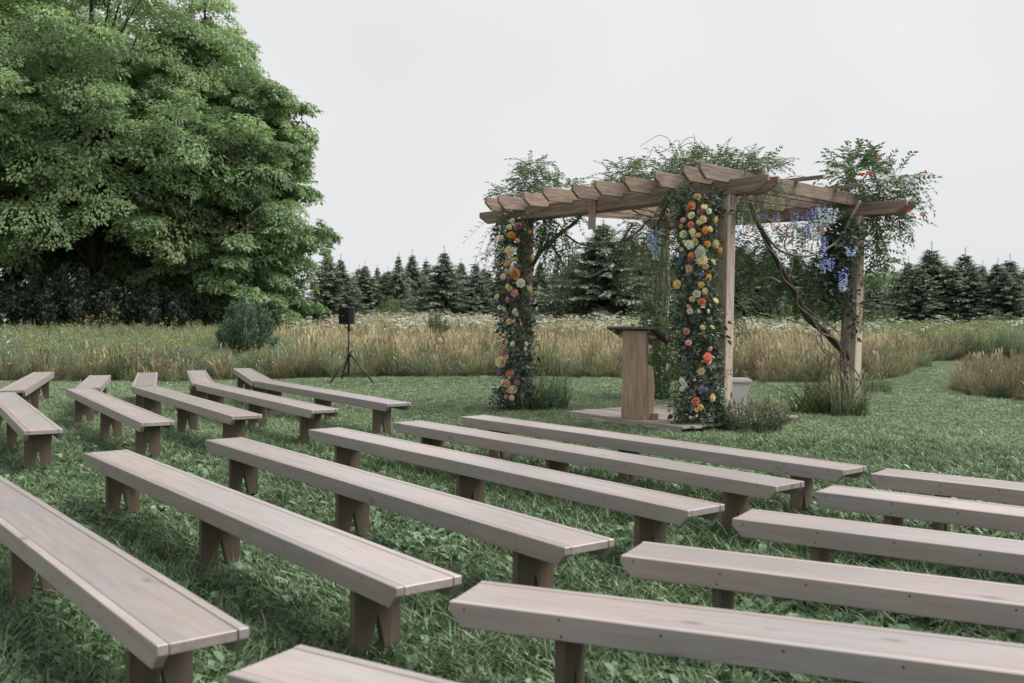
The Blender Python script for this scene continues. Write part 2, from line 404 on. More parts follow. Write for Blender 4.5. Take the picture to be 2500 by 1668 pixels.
# ------------------------------------------------------------------ scattering of uncountable stuff
_proto_n = [0]
def scatter(name, protos, pos, rot, scl, idx, kind_label, cat):
    me = bpy.data.meshes.new(name); k = len(pos)
    me.vertices.add(k); me.vertices.foreach_set('co', np.asarray(pos, np.float32).ravel())
    a = me.attributes.new('rot', 'FLOAT_VECTOR', 'POINT'); a.data.foreach_set('vector', np.asarray(rot, np.float32).ravel())
    a = me.attributes.new('scl', 'FLOAT', 'POINT'); a.data.foreach_set('value', np.asarray(scl, np.float32))
    a = me.attributes.new('idx', 'INT', 'POINT'); a.data.foreach_set('value', np.asarray(idx, np.int32))
    o = bpy.data.objects.new(name, me); C.objects.link(o)
    col = bpy.data.collections.new(name + '_kinds')
    for m in protos:
        q = bpy.data.objects.new('tuft_kind_%03d' % _proto_n[0], m); _proto_n[0] += 1; col.objects.link(q)
    ng = bpy.data.node_groups.new(name, 'GeometryNodeTree')
    ng.interface.new_socket('Geometry', in_out='INPUT', socket_type='NodeSocketGeometry')
    ng.interface.new_socket('Geometry', in_out='OUTPUT', socket_type='NodeSocketGeometry')
    gi = ng.nodes.new('NodeGroupInput'); go = ng.nodes.new('NodeGroupOutput')
    ci = ng.nodes.new('GeometryNodeCollectionInfo'); ci.inputs['Collection'].default_value = col
    ci.inputs['Separate Children'].default_value = True; ci.inputs['Reset Children'].default_value = True
    ip = ng.nodes.new('GeometryNodeInstanceOnPoints'); ip.inputs['Pick Instance'].default_value = True
    def na(nm, t):
        n = ng.nodes.new('GeometryNodeInputNamedAttribute'); n.data_type = t; n.inputs['Name'].default_value = nm; return n.outputs['Attribute']
    L = ng.links.new
    L(gi.outputs[0], ip.inputs['Points']); L(ci.outputs[0], ip.inputs['Instance'])
    L(na('idx', 'INT'), ip.inputs['Instance Index'])
    e2r = ng.nodes.new('FunctionNodeEulerToRotation'); L(na('rot', 'FLOAT_VECTOR'), e2r.inputs[0]); L(e2r.outputs[0], ip.inputs['Rotation'])
    L(na('scl', 'FLOAT'), ip.inputs['Scale']); L(ip.outputs[0], go.inputs[0])
    o.modifiers.new('scatter', 'NODES').node_group = ng
    return tag(o, kind_label, cat, kind='stuff')

def blade_clump(n, h0, h1, rad, wid, lean, r, seg=3, mb=None, mi=0):
    mb = mb or MB()
    for i in range(n):
        a = r.uniform(0, 2 * math.pi); d = rad * math.sqrt(r.uniform()); b = np.array([d * math.cos(a), d * math.sin(a), 0])
        H = r.uniform(h0, h1); az = a + r.normal(0, 0.9); ln = lean * r.uniform(0.2, 1.3) * H
        out = np.array([math.cos(az), math.sin(az), 0]); sd_ = np.array([-math.sin(az), math.cos(az), 0]); w_ = wid * r.uniform(0.7, 1.3)
        sa = r.uniform(0, math.pi); sd_ = math.cos(sa) * sd_ + math.sin(sa) * out
        V = []; hh = []
        for k in range(seg):
            t = k / seg; c = b + out * ln * t * t + np.array([0, 0, H * (t - 0.25 * lean * t * t)])
            ww = w_ * (1 - 0.55 * t); V += [c - sd_ * ww / 2, c + sd_ * ww / 2]; hh += [t, t]
        V.append(b + out * ln + np.array([0, 0, H * (1 - 0.25 * lean)])); hh.append(1.0)
        F = []
        for k in range(seg - 1): F += [(2 * k, 2 * k + 1, 2 * k + 3), (2 * k, 2 * k + 3, 2 * k + 2)]
        F.append((2 * seg - 2, 2 * seg - 1, 2 * seg))
        mb.add(V, F, var=float(np.clip(r.normal(0.5, 0.22), 0, 1)), h=hh, alt=r.uniform(), mi=mi)
    return mb
def rosette(n, L0, L1, wr, r, up=0.45, mb=None, mi=0):
    """low broad-leaved weed: arching leaves from one root"""
    mb = mb or MB()
    for i in range(n):
        az = 2 * math.pi * i / n + r.normal(0, 0.35); L = r.uniform(L0, L1); W = L * wr * r.uniform(0.8, 1.2); e = r.uniform(up * 0.5, up * 1.6)
        out = np.array([math.cos(az), math.sin(az), 0]); sd_ = np.array([-math.sin(az), math.cos(az), 0]); V = []
        for t, ww in ((0, 0.12), (0.35, 0.7), (0.65, 1.0), (0.88, 0.65)):
            c = out * L * t * math.cos(e) + np.array([0, 0, L * (t * math.sin(e) * 1.5 - 0.75 * t * t * math.sin(e))])
            V += [c - sd_ * W * ww / 2 + (0, 0, 0.06 * W), c, c + sd_ * W * ww / 2 + (0, 0, 0.06 * W)]
        V.append(out * L * math.cos(e) + np.array([0, 0, L * 0.7 * math.sin(e)])); F = []
        for k in range(3):
            for j in range(2):
                a = 3 * k + j; F += [(a, a + 1, a + 4), (a, a + 4, a + 3)]
        F += [(9, 10, 12), (10, 11, 12)]
        mb.add(V, F, var=float(np.clip(r.normal(0.55, 0.25), 0, 1)), mi=mi)
    return mb

# ------------------------------------------------------------------ the setting: ground, lawn
def sheet(name, poly, z, mat, label, cat):
    bm = bmesh.new(); bm.faces.new([bm.verts.new((x, y, z)) for x, y in poly])
    o = bm_obj(name, bm, mat); return tag(o, label, cat, kind='structure')
sheet('ground', [(-900, -60), (900, -60), (900, 1500), (-900, 1500)], 0.0, M['meadow_soil'], 'brownish meadow ground reaching to the trees', 'ground')
EDGE = np.array([(-40, 17.5), (-14, 18.8), (-9.6, 19.4), (-6.66, 19.7), (-4.6, 20.9), (-3.07, 21.7), (-1.2, 22.1), (2.2, 22.2), (4.84, 21.4), (7.2, 20.9), (8.6, 22.4), (10.6, 26.0), (13.3, 31.2)])
BACK_EDGE = [(13.3, 31.2), (17, 31.6), (24, 31.8), (60, 33)]
ISLAND = [(8.55, 18.9), (8.35, 17.6), (8.8, 16.6), (11, 15.8), (16, 15.6), (30, 15.2), (30, 25), (17, 24.6), (11.6, 22.8), (9.2, 20.6)]
sheet('lawn', [(-40, -40), (40, -40), (60, 33)] + BACK_EDGE[::-1][1:] + [tuple(p) for p in EDGE[::-1][1:]], 0.004, M['lawn_soil'], 'mown green lawn under the benches and pergola', 'lawn')
def in_poly(x, y, poly):
    P = np.asarray(poly); ins = np.zeros(len(x), bool); j = len(P) - 1
    for i in range(len(P)):
        xi, yi = P[i]; xj, yj = P[j]
        ins ^= ((yi > y) != (yj > y)) & (x < (xj - xi) * (y - yi) / (yj - yi + 1e-12) + xi); j = i
    return ins
LAWN = [(-40, -40), (40, -40), (60, 33)] + BACK_EDGE[::-1][1:] + [tuple(p) for p in EDGE[::-1][1:]]
def on_lawn(x, y): return in_poly(x, y, LAWN) & ~in_poly(x, y, ISLAND)
def field(x, y, s, ph=0.0):
    """smooth pseudo-noise -1..1 over the ground"""
    return (np.sin(x * s * 1.0 + 1.3 + ph + 1.7 * np.sin(y * s * 0.7 + ph)) + np.sin(y * s * 1.31 - 0.4 + ph * 2 + 1.3 * np.sin(x * s * 0.83 + 2.1)) + np.sin((x + y) * s * 0.57 + 0.9 * ph)) / 3
def rand_in_view(y0, y1, dens, margin=1.5, r=rng):
    """points on the ground within the camera's field plus a margin"""
    hw = lambda y: 0.53 * y + margin
    A = 0.5 * (hw(y0) + hw(y1)) * 2 * (y1 - y0); n = int(A * dens)
    y = np.sqrt(r.uniform(y0 ** 2, y1 ** 2, n)); x = r.uniform(-1, 1, n) * hw(y)
    return x, y

lawn_protos = []
r = np.random.default_rng(3)
for k in range(5): lawn_protos.append(blade_clump(24, 0.05, 0.125, 0.07, 0.0068, 1.1, r).mesh('grass_tuft', M['lawn']))          # 0-4 long
for k in range(4): lawn_protos.append(blade_clump(30, 0.022, 0.055, 0.09, 0.006, 1.3, r).mesh('mown_tuft', M['mown']))           # 5-8 mown
for k in range(5): lawn_protos.append(rosette(r.integers(6, 10), 0.055, 0.125, 0.32, r).mesh('weed_rosette', M['weed']))         # 9-13
for k in range(2): lawn_protos.append(rosette(r.integers(9, 14), 0.02, 0.045, 0.75, r, up=0.7).mesh('clover', M['weed']))        # 14-15
PX, PS, PI_ = [], [], []
for (y0, y1, dens) in ((2.2, 5.5, 520), (5.5, 9, 330), (9, 13, 240), (13, 18, 230), (18, 33, 120)):
    x, y = rand_in_view(y0, y1, dens); k = on_lawn(x, y); x, y = x[k], y[k]; n = len(x)
    u = r.uniform(size=n)
    longness = np.clip((12.2 - y) / 5.0 + 0.35 * field(x, y, 1.1), 0, 1)       # uncut tufts between the benches, shorter towards the pergola
    weedy = np.clip(0.24 + 0.34 * field(x, y, 1.9, 2.0), 0.02, 0.6) * np.clip((11.5 - y) / 5, 0.0, 1)
    idx = np.where(r.uniform(size=n) < longness, r.integers(0, 5, n), r.integers(5, 9, n))
    idx = np.where(u < weedy, r.integers(9, 14, n), idx); idx = np.where((u > 0.94) & (y < 11), r.integers(14, 16, n), idx)
    sc = r.uniform(0.7, 1.25, n) * np.clip(1 + 0.25 * field(x, y, 0.8, 4), 0.7, 1.3) * np.where(y > 13, 0.95, 1.0)
    PX.append(np.stack([x, y, np.full(n, 0.004)], 1)); PS.append(sc); PI_.append(idx)
P = np.vstack(PX); n = len(P)
rot = np.stack([r.normal(0, 0.12, n), r.normal(0, 0.12, n), r.uniform(0, 6.283, n)], 1)
scatter('lawn_grass', lawn_protos, P, rot, np.concatenate(PS), np.concatenate(PI_), 'green lawn grass with clover and broad-leaved weeds', 'grass')

# ------------------------------------------------------------------ the meadow
r = np.random.default_rng(11)
def grass_heads(mb, n, h0, h1, rad, r, mi=0):
    """thin stalks with a narrow seed head"""
    for i in range(n):
        a = r.uniform(0, 6.283); d = rad * math.sqrt(r.uniform()); H = r.uniform(h0, h1); ln = r.uniform(0.02, 0.30) * H; az = r.uniform(0, 6.283)
        o = np.array([math.cos(az), math.sin(az), 0]); b = np.array([d * math.cos(a), d * math.sin(a), 0]); sd_ = np.array([-o[1], o[0], 0])
        p = [b + o * ln * t * t + np.array([0, 0, H * t]) for t in (0, 0.5, 0.82, 0.91, 1.0)]; w_ = (0.004, 0.004, 0.004, 0.016, 0.002)
        V = []
        for q, ww in zip(p, w_): V += [q - sd_ * ww, q + sd_ * ww]
        F = []
        for k in range(4): F += [(2 * k, 2 * k + 1, 2 * k + 3), (2 * k, 2 * k + 3, 2 * k + 2)]
        mb.add(V, F, var=float(np.clip(r.normal(0.62, 0.2), 0, 1)), h=[0, 0, .5, .5, .8, .8, 1, 1, 1, 1], mi=mi)
def stalk_plant(n, h0, h1, rad, r, leafL, leafW, per, top, topn, tops, lean=0.16):
    """leafy upright stems with a plume of small blossoms on top; slot 0 leaf, slot 1 blossom"""
    mb = MB()
    for i in range(n):
        a = r.uniform(0, 6.283); d = rad * math.sqrt(r.uniform()); H = r.uniform(h0, h1); az = r.uniform(0, 6.283)
        b = np.array([d * math.cos(a), d * math.sin(a), 0]); o = np.array([math.cos(az), math.sin(az), 0]) * lean * H * r.uniform(0.2, 1)
        pts = np.array([b + o * t * t + np.array([0, 0, H * t]) for t in np.linspace(0, 1, 4)]); tube(mb, pts, 0.005, 0.003, 3, var=0.3)
        t = np.linspace(0.18, 0.93, per); k = per; ang = np.arange(k) * 2.4 + r.uniform(0, 6)
        pos = b + o * (t ** 2)[:, None] + np.array([0, 0, 1.0]) * (H * t)[:, None]
        e = r.uniform(0.3, 0.9, k); f = np.stack([np.cos(ang) * np.cos(e), np.sin(ang) * np.cos(e), np.sin(e)], 1)
        lv, lf = leaf(leafL, leafW); mb.inst(lv, lf, scale3(frames(f, np.tile([0, 0, 1.0], (k, 1)) + 0.3 * unit(k, r)), r.uniform(0.7, 1.2, k) * (1.1 - 0.5 * t)), pos, var=np.clip(r.normal(0.5, 0.2, k), 0, 1))
        if top:
            k = topn; q = unit(k, r); L_ = top * r.uniform(0.7, 1.2); c = pts[-1]
            pos = c + q * np.array([tops, tops, 0.4 * L_]) * r.uniform(0.3, 1, k)[:, None] + np.array([0, 0, 0.1 * L_])
            lv, lf = leaf(0.035, 0.025); mb.inst(lv, lf, frames(unit(k, r), unit(k, r)), pos, var=r.uniform(0, 1, k), mi=1)
    return mb
def lace(n, h0, h1, rad, r):
    """thin stems with a flat white umbel; slot 0 stem, slot 1 blossom"""
    mb = MB()
    for i in range(n):
        a = r.uniform(0, 6.283); d = rad * math.sqrt(r.uniform()); H = r.uniform(h0, h1); b = np.array([d * math.cos(a), d * math.sin(a), 0]); az = r.uniform(0, 6.283)
        o = np.array([math.cos(az), math.sin(az), 0]) * 0.15 * H
        tube(mb, [b, b + o * 0.3 + (0, 0, H * .5), b + o + (0, 0, H)], 0.004, 0.003, 3, var=0.6)
        R_ = r.uniform(0.04, 0.07); k = 18; th = r.uniform(0, 6.283, k); rr = R_ * np.sqrt(r.uniform(0, 1, k))
        pos = b + o + np.stack([rr * np.cos(th), rr * np.sin(th), H + 0.02 - 3 * rr ** 2], 1)
        f = np.stack([np.cos(th), np.sin(th), 0 * th], 1); lv, lf = leaf(0.035, 0.03)
        mb.inst(lv, lf, frames(f, np.tile([0, 0, 1.0], (k, 1)) + 0.2 * unit(k, r)), pos, var=r.uniform(0, 1, k), mi=1)
        k = 5; ang = r.uniform(0, 6.283, k); t = r.uniform(0.15, 0.6, k); f = np.stack([np.cos(ang), np.sin(ang), 0.7 + 0 * ang], 1)
        lv, lf = leaf(0.11, 0.03); mb.inst(lv, lf, frames(f, np.tile([0, 0, 1.0], (k, 1))), b + np.array([0, 0, 1.0]) * (H * t)[:, None], var=r.uniform(0, 1, k))
    return mb
mp = []
for k in range(4):
    mb = blade_clump(46, 0.30, 0.72, 0.19, 0.008, 0.85, r); grass_heads(mb, 24, 0.55, 0.88, 0.17, r); mp.append(mb.mesh('ripe_clump', M['tan_grass']))        # 0-3
for k in range(3):
    mb = blade_clump(52, 0.26, 0.68, 0.19, 0.009, 0.9, r); grass_heads(mb, 18, 0.5, 0.82, 0.17, r); mp.append(mb.mesh('rusty_clump', M['rust_grass']))        # 4-6
for k in range(3):
    mb = blade_clump(58, 0.26, 0.66, 0.20, 0.010, 1.0, r); grass_heads(mb, 8, 0.5, 0.75, 0.17, r); mp.append(mb.mesh('green_clump', M['green_grass']))         # 7-9
for k in range(3): mp.append(stalk_plant(10, 0.55, 0.80, 0.2, r, 0.10, 0.024, 24, 0.09, (0, 3, 0)[k], 0.03).mesh('goldenrod', [M['goldenrod'], M['yellow_bloom']]))       # 10-12
for k in range(2): mp.append(lace(4, 0.6, 0.95, 0.22, r).mesh('lace_flower', [M['weed_plant'], M['white_bloom']]))                                                # 13-14
for k in range(3): mp.append(stalk_plant(8, 0.35, 0.7, 0.2, r, 0.09, 0.04, 18, 0.0, 0, 0.04, 0.4).mesh('leafy_weed', [M['weed_plant']]))                         # 15-17
mp.append(stalk_plant(4, 0.9, 1.2, 0.3, r, 0.13, 0.05, 16, 0.08, 7, 0.06).mesh('tall_yellow', [M['weed_plant'], M['sunflower']]))                               # 18
PX, PS, PI_ = [], [], []
for (y0, y1, dens, sm) in ((15, 19, 24, 0.9), (19, 25, 21, 0.92), (25, 33, 13, 0.98), (33, 48, 7.5, 1.05), (48, 88, 3.6, 1.2)):
    x, y = rand_in_view(y0, y1, dens, 5.0); wob = 0.45 * field(x, y, 1.7, 2.0) + 0.25 * field(x, y, 4.3, 1.0) - 0.12; k = ~on_lawn(x, y + wob); x, y = x[k], y[k]
    k = (y > 17.2) | in_poly(x, y, ISLAND); x, y = x[k], y[k]
    n = len(x); u = r.uniform(size=n); f1 = field(x, y, 0.33); f2 = field(x, y, 0.5, 3.0)
    left = x < (-0.235 * y - 0.6 * f1)                       # goldenrod side under the maples
    right = (x > 13.2 + 0.05 * y) & (y > 30)
    isl = in_poly(x, y, ISLAND)
    e = np.interp(x, EDGE[:, 0], EDGE[:, 1]); front = (y - e) < 2.2 + f1
    idx = r.integers(0, 4, n)
    u2 = r.uniform(size=n); f3 = field(x, y, 1.3, 1.0); rust = (u2 < 0.20 + 0.18 * f1); idx = np.where(rust | (front & (u < 0.34)), r.integers(4, 7, n), idx)
    idx = np.where((u2 > 0.58 - 0.32 * f2 - 0.18 * f3), r.integers(7, 10, n), idx)
    idx = np.where(front & (u > 0.6), r.integers(7, 10, n), idx)
    idx = np.where((u > 0.92 - 0.10 * (field(x, y, 0.9, 7.0) > 0.25)) & ~left, r.integers(15, 18, n), idx)
    lz = (y > 36 + 4 * f1) & ~left & (r.uniform(size=n) < np.where(y > 48, 0.48, 0.34)); idx = np.where(lz, r.integers(13, 15, n), idx)
    gl = left & (y > 21.2 + 1.0 * f2) & (u < 0.84); idx = np.where(gl, r.integers(10, 13, n), idx)
    idx = np.where(left & ~gl & (u > 0.72), r.integers(15, 18, n), idx)
    idx = np.where(left & (y > 33) & (u > 0.965), 18, idx)
    idx = np.where(right & (u < 0.55), r.integers(10, 13, n), np.where(right & (u < 0.8), r.integers(15, 18, n), idx)); idx = np.where(right & (u > 0.95), 13, idx)
    idx = np.where(isl, np.where(u < 0.55, r.integers(4, 7, n), np.where(u < 0.97, r.integers(7, 10, n), r.integers(0, 4, n))), idx)
    sb = (np.abs(x - dpx(566, 800, 24.6)[0] * y / 24.6) < 1.1) & (y < 25) & (y > 21.5)
    edge_ = (y - e < 0.55) & ~isl; sc = np.where(sb, .72, 1.0) * np.where(edge_, r.uniform(.5, .85, n), 1.0) * sm * r.uniform(0.6, 1.2, n) * (1 + 0.16 * f2 + 0.14 * field(x, y, 2.1, 5.0)); sc = np.where(isl, sc * .84, sc); sc = np.where(right & (idx > 9) & (y < 45), sc * 1.3, sc)
    PX.append(np.stack([x, y, np.zeros(n)], 1)); PS.append(sc); PI_.append(idx)
P = np.vstack(PX); S_ = np.concatenate(PS); I_ = np.concatenate(PI_)
n = len(P); rot = np.stack([r.normal(0, 0.22, n), r.normal(0, 0.22, n), r.uniform(0, 6.283, n)], 1)
g = I_ < 10
scatter('meadow_grass', mp[:10], P[g], rot[g], S_[g], I_[g], 'tall ripe tan and rusty meadow grass behind the lawn', 'grass')
scatter('meadow_wildflowers', mp[10:], P[~g], rot[~g], S_[~g], I_[~g] - 10, 'goldenrod, white lace flowers and weeds among the meadow grass', 'wildflowers')

# ------------------------------------------------------------------ deciduous trees
def tuft_template(r, nl, L, W, R_, flat=0.5, maple=True):
    """a dome of overlapping leaves: one leafy bough end"""
    d = unit(nl, r); d[:, 2] = np.abs(d[:, 2]) * 1.1 - 0.25; d /= np.linalg.norm(d, axis=1)[:, None]
    rr = R_ * r.uniform(0.70, 1.05, nl) ** 0.6
    pos = d * rr[:, None] * np.array([1, 1, flat]); pos += r.normal(0, 0.05 * R_, (nl, 3)); lob = 1 + .22 * np.sin(5 * np.arctan2(d[:, 1], d[:, 0]) + r.uniform(0, 6)) + .12 * np.sin(9 * np.arctan2(d[:, 1], d[:, 0])); pos[:, :2] *= lob[:, None]
    out = d * np.array([1, 1, 0.15]) + np.array([0, 0, -0.35]) + 0.45 * unit(nl, r)
    nr = d * np.array([1, 1, 0.7]) + np.array([0, 0, 0.45]) + 0.45 * unit(nl, r)
    mb = MB(); tv, tf = leaf(L, W)
    mb.inst(tv, tf, scale3(frames(out, nr), r.uniform(0.65, 1.3, nl)), pos, var=np.clip(r.normal(0.5, 0.2, nl), 0, 1), alt=np.zeros(nl))
    return mb
def rot_to(axis, spin):
    z = axis / np.linalg.norm(axis); h = np.array([math.cos(spin), math.sin(spin), 0.01]); x = np.cross(h, z); x /= np.linalg.norm(x)
    return np.stack([x, np.cross(z, x), z], 1)
def maple_tree(seed, prof, n_out, n_in, R_, nl=720, L=0.155, droop=0.0, mat='maple', altp=0.0, trunk_r=0.28, boughs=46):
    """prof: list of (height, crown radius). returns an Empty with trunk and crown, standing at the origin"""
    r = np.random.default_rng(seed); zs = np.array([p[0] for p in prof]); rs = np.array([p[1] for p in prof])
    tufts = [tuft_template(r, nl, L / R_, L / R_ * 0.60, 1.0, 0.36) for _ in range(4)]; sprigs = [tuft_template(r, 190, 2.0 * L / R_, 1.15 * L / R_, 1.0, 0.40) for _ in range(4)]
    crown = MB(); wood = MB(); H = zs[-1]
    tp = catmull([(0, 0, -0.1), (r.normal(0, .12), r.normal(0, .12), H * .3), (r.normal(0, .25), r.normal(0, .25), H * .6), (0, 0, H * 0.95)], 5)
    tube(wood, tp, trunk_r, 0.04, 8, wob=0.08, rng=r)
    cum = np.cumsum((rs[1:] + rs[:-1]) / 2 * np.diff(zs)); cum = np.concatenate([[0], cum / cum[-1]])
    for shell, n in ((1.0, n_out), (0.62, n_in)):
        for i in range(n):
            z = np.interp((i + r.uniform()) / n, cum, zs); a = i * 2.39996 + r.normal(0, 0.25)
            lump = 1 + 0.17 * math.sin(3 * a + z * 1.1 + seed) + 0.14 * math.sin(5 * a - z * 1.9)
            rad = np.interp(z, zs, rs) * shell * r.uniform(0.86, 1.06) * lump
            p = np.array([rad * math.cos(a), rad * math.sin(a), z - droop * (rad / max(rs)) ** 2])
            ax = np.array([math.cos(a) * 0.55, math.sin(a) * 0.55, 0.95]) + 0.15 * r.normal(size=3)
            s = R_ * r.uniform(0.55, 1.2) * (0.75 + 0.25 * min(1, rad / (0.6 * max(rs))))
            t = tufts[r.integers(0, 4)]; m3 = rot_to(ax, r.uniform(0, 6.28)) * s
            al = 1.0 if r.uniform() < altp else 0.0; dv = r.normal(0, 0.13)
            k0 = len(crown.alt); crown.merge(t, m3, p, dvar=dv)
            if al: crown.alt[-1] = r.uniform(0.8, 1.0, len(crown.alt[-1]))
            if shell == 1.0 and i % 5 == 0 and z > zs[0] + 1.5 or shell < 1 and i % 6 == 0:
                b0 = np.array([0, 0, max(0.8, p[2] * 0.62 - 0.2)]) ; b0[2] = min(b0[2], H * 0.9)
                mid = b0 * 0.45 + p * 0.55 + np.array([0, 0, 0.35 + 0.1 * rad])
                tube(wood, catmull([b0, mid, p + (0, 0, 0.1)], 4), 0.035 + 0.012 * rad, 0.012, 5)
    for j in range(boughs):      # long boughs reaching out of the crown, carrying a string of smaller tufts
        z = np.interp(r.uniform(.04, .93), cum, zs); a = j * 2.39996 + r.normal(0, .3); rad = np.interp(z, zs, rs); rise = 0.25 * (z / H) - 0.05
        ext = rad * r.uniform(1.08, 1.45) + r.uniform(.2, .9); d = np.array([math.cos(a), math.sin(a), 0]); b0 = d * rad * .35 + np.array([0, 0, z - rad * .25 - .2]); tip = d * ext + np.array([0, 0, z + rise * ext])
        mid = b0 * .5 + tip * .5 + np.array([0, 0, .25]); P_ = catmull([b0, mid, tip], 6); tube(wood, P_, .05, .012, 5)
        for q in (.55, .72, .88, 1.0):
            for sd_ in (-1, 1):
                c = P_[int(q * (len(P_) - 1))] + np.array([-d[1], d[0], 0]) * sd_ * r.uniform(.1, .55) * (1.15 - q) + (0, 0, r.normal(0, .12))
                crown.merge(sprigs[r.integers(0, 4)], rot_to(np.array([d[0] * .4, d[1] * .4, 1.0]) + .15 * r.normal(size=3), r.uniform(0, 6.28)) * R_ * r.uniform(.35, .6), c, dvar=r.normal(0.05, .12))
    root = empty('maple_tree')
    wood.build('trunk', M['bark'], root, True); crown.build('crown', M[mat], root)
    return root
def put(o, x, y, rz, label, cat, group, s=1.0):
    o.location = (x, y, 0); o.rotation_euler = (0, 0, rz); o.scale = (s, s, s); tag(o, label, cat, group); return o
GT = 'maples along the edge of the wood'
t1 = maple_tree(21, [(1.2, 2.0), (3.0, 2.8), (6.0, 2.9), (9.0, 2.7), (11.5, 2.1), (14.0, 1.3), (16.0, 0.5), (17.0, 0.1)], 115, 18, 1.15, droop=0.4, altp=0.08, boughs=54)
put(t1, -14.5, 47, 0.4, 'tall slim maple reaching the picture top at the open end of the wood', 'tree', GT)
t0 = maple_tree(27, [(0.6, 1.9), (2.0, 2.5), (4.5, 2.6), (7.0, 2.5), (9.5, 2.0), (11.3, 1.1), (12.6, 0.3)], 88, 14, 1.0, droop=0.4, altp=0.05, boughs=66, trunk_r=0.2)
put(t0, -12.25, 44.5, 1.9, 'lower maple at the open end of the wood, its boughs drooping to the grass', 'tree', GT)
t2 = maple_tree(22, [(3.9, 3.6), (5.5, 5.4), (9.0, 5.8), (13.5, 4.6), (17, 2.8), (19.5, 0.5)], 185, 24, 1.35, droop=0.8, altp=0.03)
put(t2, -18.2, 43.5, 1.1, 'broad maple in the middle of the wood edge, over the dark gap', 'tree', GT)
t3 = maple_tree(23, [(4.0, 3.4), (5.8, 5.4), (9.0, 6.0), (13.0, 5.0), (17, 3.2), (20, 0.6)], 185, 24, 1.35, droop=0.8, altp=0.02)
put(t3, -24.2, 42, 2.0, 'tall maple of the wood edge cut by the picture\'s left side', 'tree', GT)
for src, x, y, rz, s, lb in ((t2, -17.6, 52.5, 2.6, 0.80, 'maple standing just behind the tall slim one'), (t3, -22.0, 52, 4.0, 0.85, 'maple in the second row of the wood above the dark gap'),
                             (t2, -28.5, 51, 0.2, 1.1, 'maple in the second row of the wood, far left corner'), (t1, -20.5, 61, 2.2, 0.7, 'maple deep in the wood closing the dark gap from behind'),
                             (t1, -27.5, 60, 5.0, 0.8, 'maple deep in the wood at the far left')):
    put(copy_tree(src), x, y, rz, lb, 'tree', GT, s)

# ------------------------------------------------------------------ shrubs
def shrub(seed, H, Rr, mat, n=26, nl=130, L=0.075, W=0.03, upright=True, name='shrub'):
    r = np.random.default_rng(seed); crown = MB(); wood = MB()
    for i in range(n):
        a = i * 2.4 + r.normal(0, .2); q = math.sqrt((i + 0.5) / n); top = np.array([Rr * q * math.cos(a), Rr * q * math.sin(a), H * (1.0 - 0.55 * q ** 2) * r.uniform(0.78, 1.05)])
        base = np.array([0.14 * Rr * math.cos(a), 0.14 * Rr * math.sin(a), 0]); mid = base * 0.4 + top * 0.6; mid[2] = top[2] * 0.5
        P_ = catmull([base, mid, top], 6); tube(wood, P_, 0.02, 0.005, 4)
        t = r.uniform(0.12, 1.0, nl) ** 0.75; ii = np.clip((t * (len(P_) - 1)).astype(int), 0, len(P_) - 1)
        pos = P_[ii] + unit(nl, r) * (0.30 * Rr * (1.05 - 0.75 * t))[:, None] * r.uniform(0.2, 1, nl)[:, None]
        pos[:, 2] = np.maximum(pos[:, 2], 0.06)
        f = unit(nl, r) * 0.7 + np.array([0, 0, 0.8 if upright else 0.1]); lv, lf = leaf(L, W)
        crown.inst(lv, lf, scale3(frames(f, unit(nl, r) + np.array([0, 0, .8])), r.uniform(.7, 1.3, nl)), pos, var=np.clip(r.normal(0.5, .2, nl) + r.normal(0, .12), 0, 1))
    root = empty(name)
    wood.build('stem', M['bark'], root); crown.build('foliage', M[mat], root)
    return root
GS = 'shrubs of the meadow and wood edge'
b = dpx(566, 800, 24.6); put(shrub(31, 1.98, 0.80, 'shrub', 50, 400, 0.065, 0.022), b[0], 24.6, 0.3, 'rounded grey-green shrub standing alone in the meadow before the maples', 'shrub', GS)
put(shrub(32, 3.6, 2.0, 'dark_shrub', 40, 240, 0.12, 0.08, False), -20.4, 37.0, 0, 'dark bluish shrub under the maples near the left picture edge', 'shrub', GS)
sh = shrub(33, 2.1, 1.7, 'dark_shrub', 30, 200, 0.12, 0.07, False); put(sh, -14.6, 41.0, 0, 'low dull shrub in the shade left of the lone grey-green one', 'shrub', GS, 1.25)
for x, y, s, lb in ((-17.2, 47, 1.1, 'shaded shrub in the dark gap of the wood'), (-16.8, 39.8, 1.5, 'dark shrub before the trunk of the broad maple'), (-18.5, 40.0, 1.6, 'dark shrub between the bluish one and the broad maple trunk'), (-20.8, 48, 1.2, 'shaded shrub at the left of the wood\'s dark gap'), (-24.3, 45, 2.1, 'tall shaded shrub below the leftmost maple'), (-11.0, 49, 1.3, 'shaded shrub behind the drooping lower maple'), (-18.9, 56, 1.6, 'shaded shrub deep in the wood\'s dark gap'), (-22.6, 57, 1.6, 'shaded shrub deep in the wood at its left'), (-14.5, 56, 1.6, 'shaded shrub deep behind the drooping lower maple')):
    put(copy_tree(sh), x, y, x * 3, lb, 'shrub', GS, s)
b = dpx(1003, 750, 36); put(shrub(35, 1.5, 0.62, 'green_shrub', 26, 220, 0.075, 0.026), b[0], 36, 0, 'small feathery shrub in the meadow between speaker and pergola', 'shrub', GS)
gsh = shrub(36, 2.7, 1.7, 'green_shrub', 26, 170, 0.12, 0.05); b = dpx(900, 720, 78); put(gsh, b[0], 78, 0, 'light green shrub at the foot of the spruces right of the speaker', 'shrub', GS)
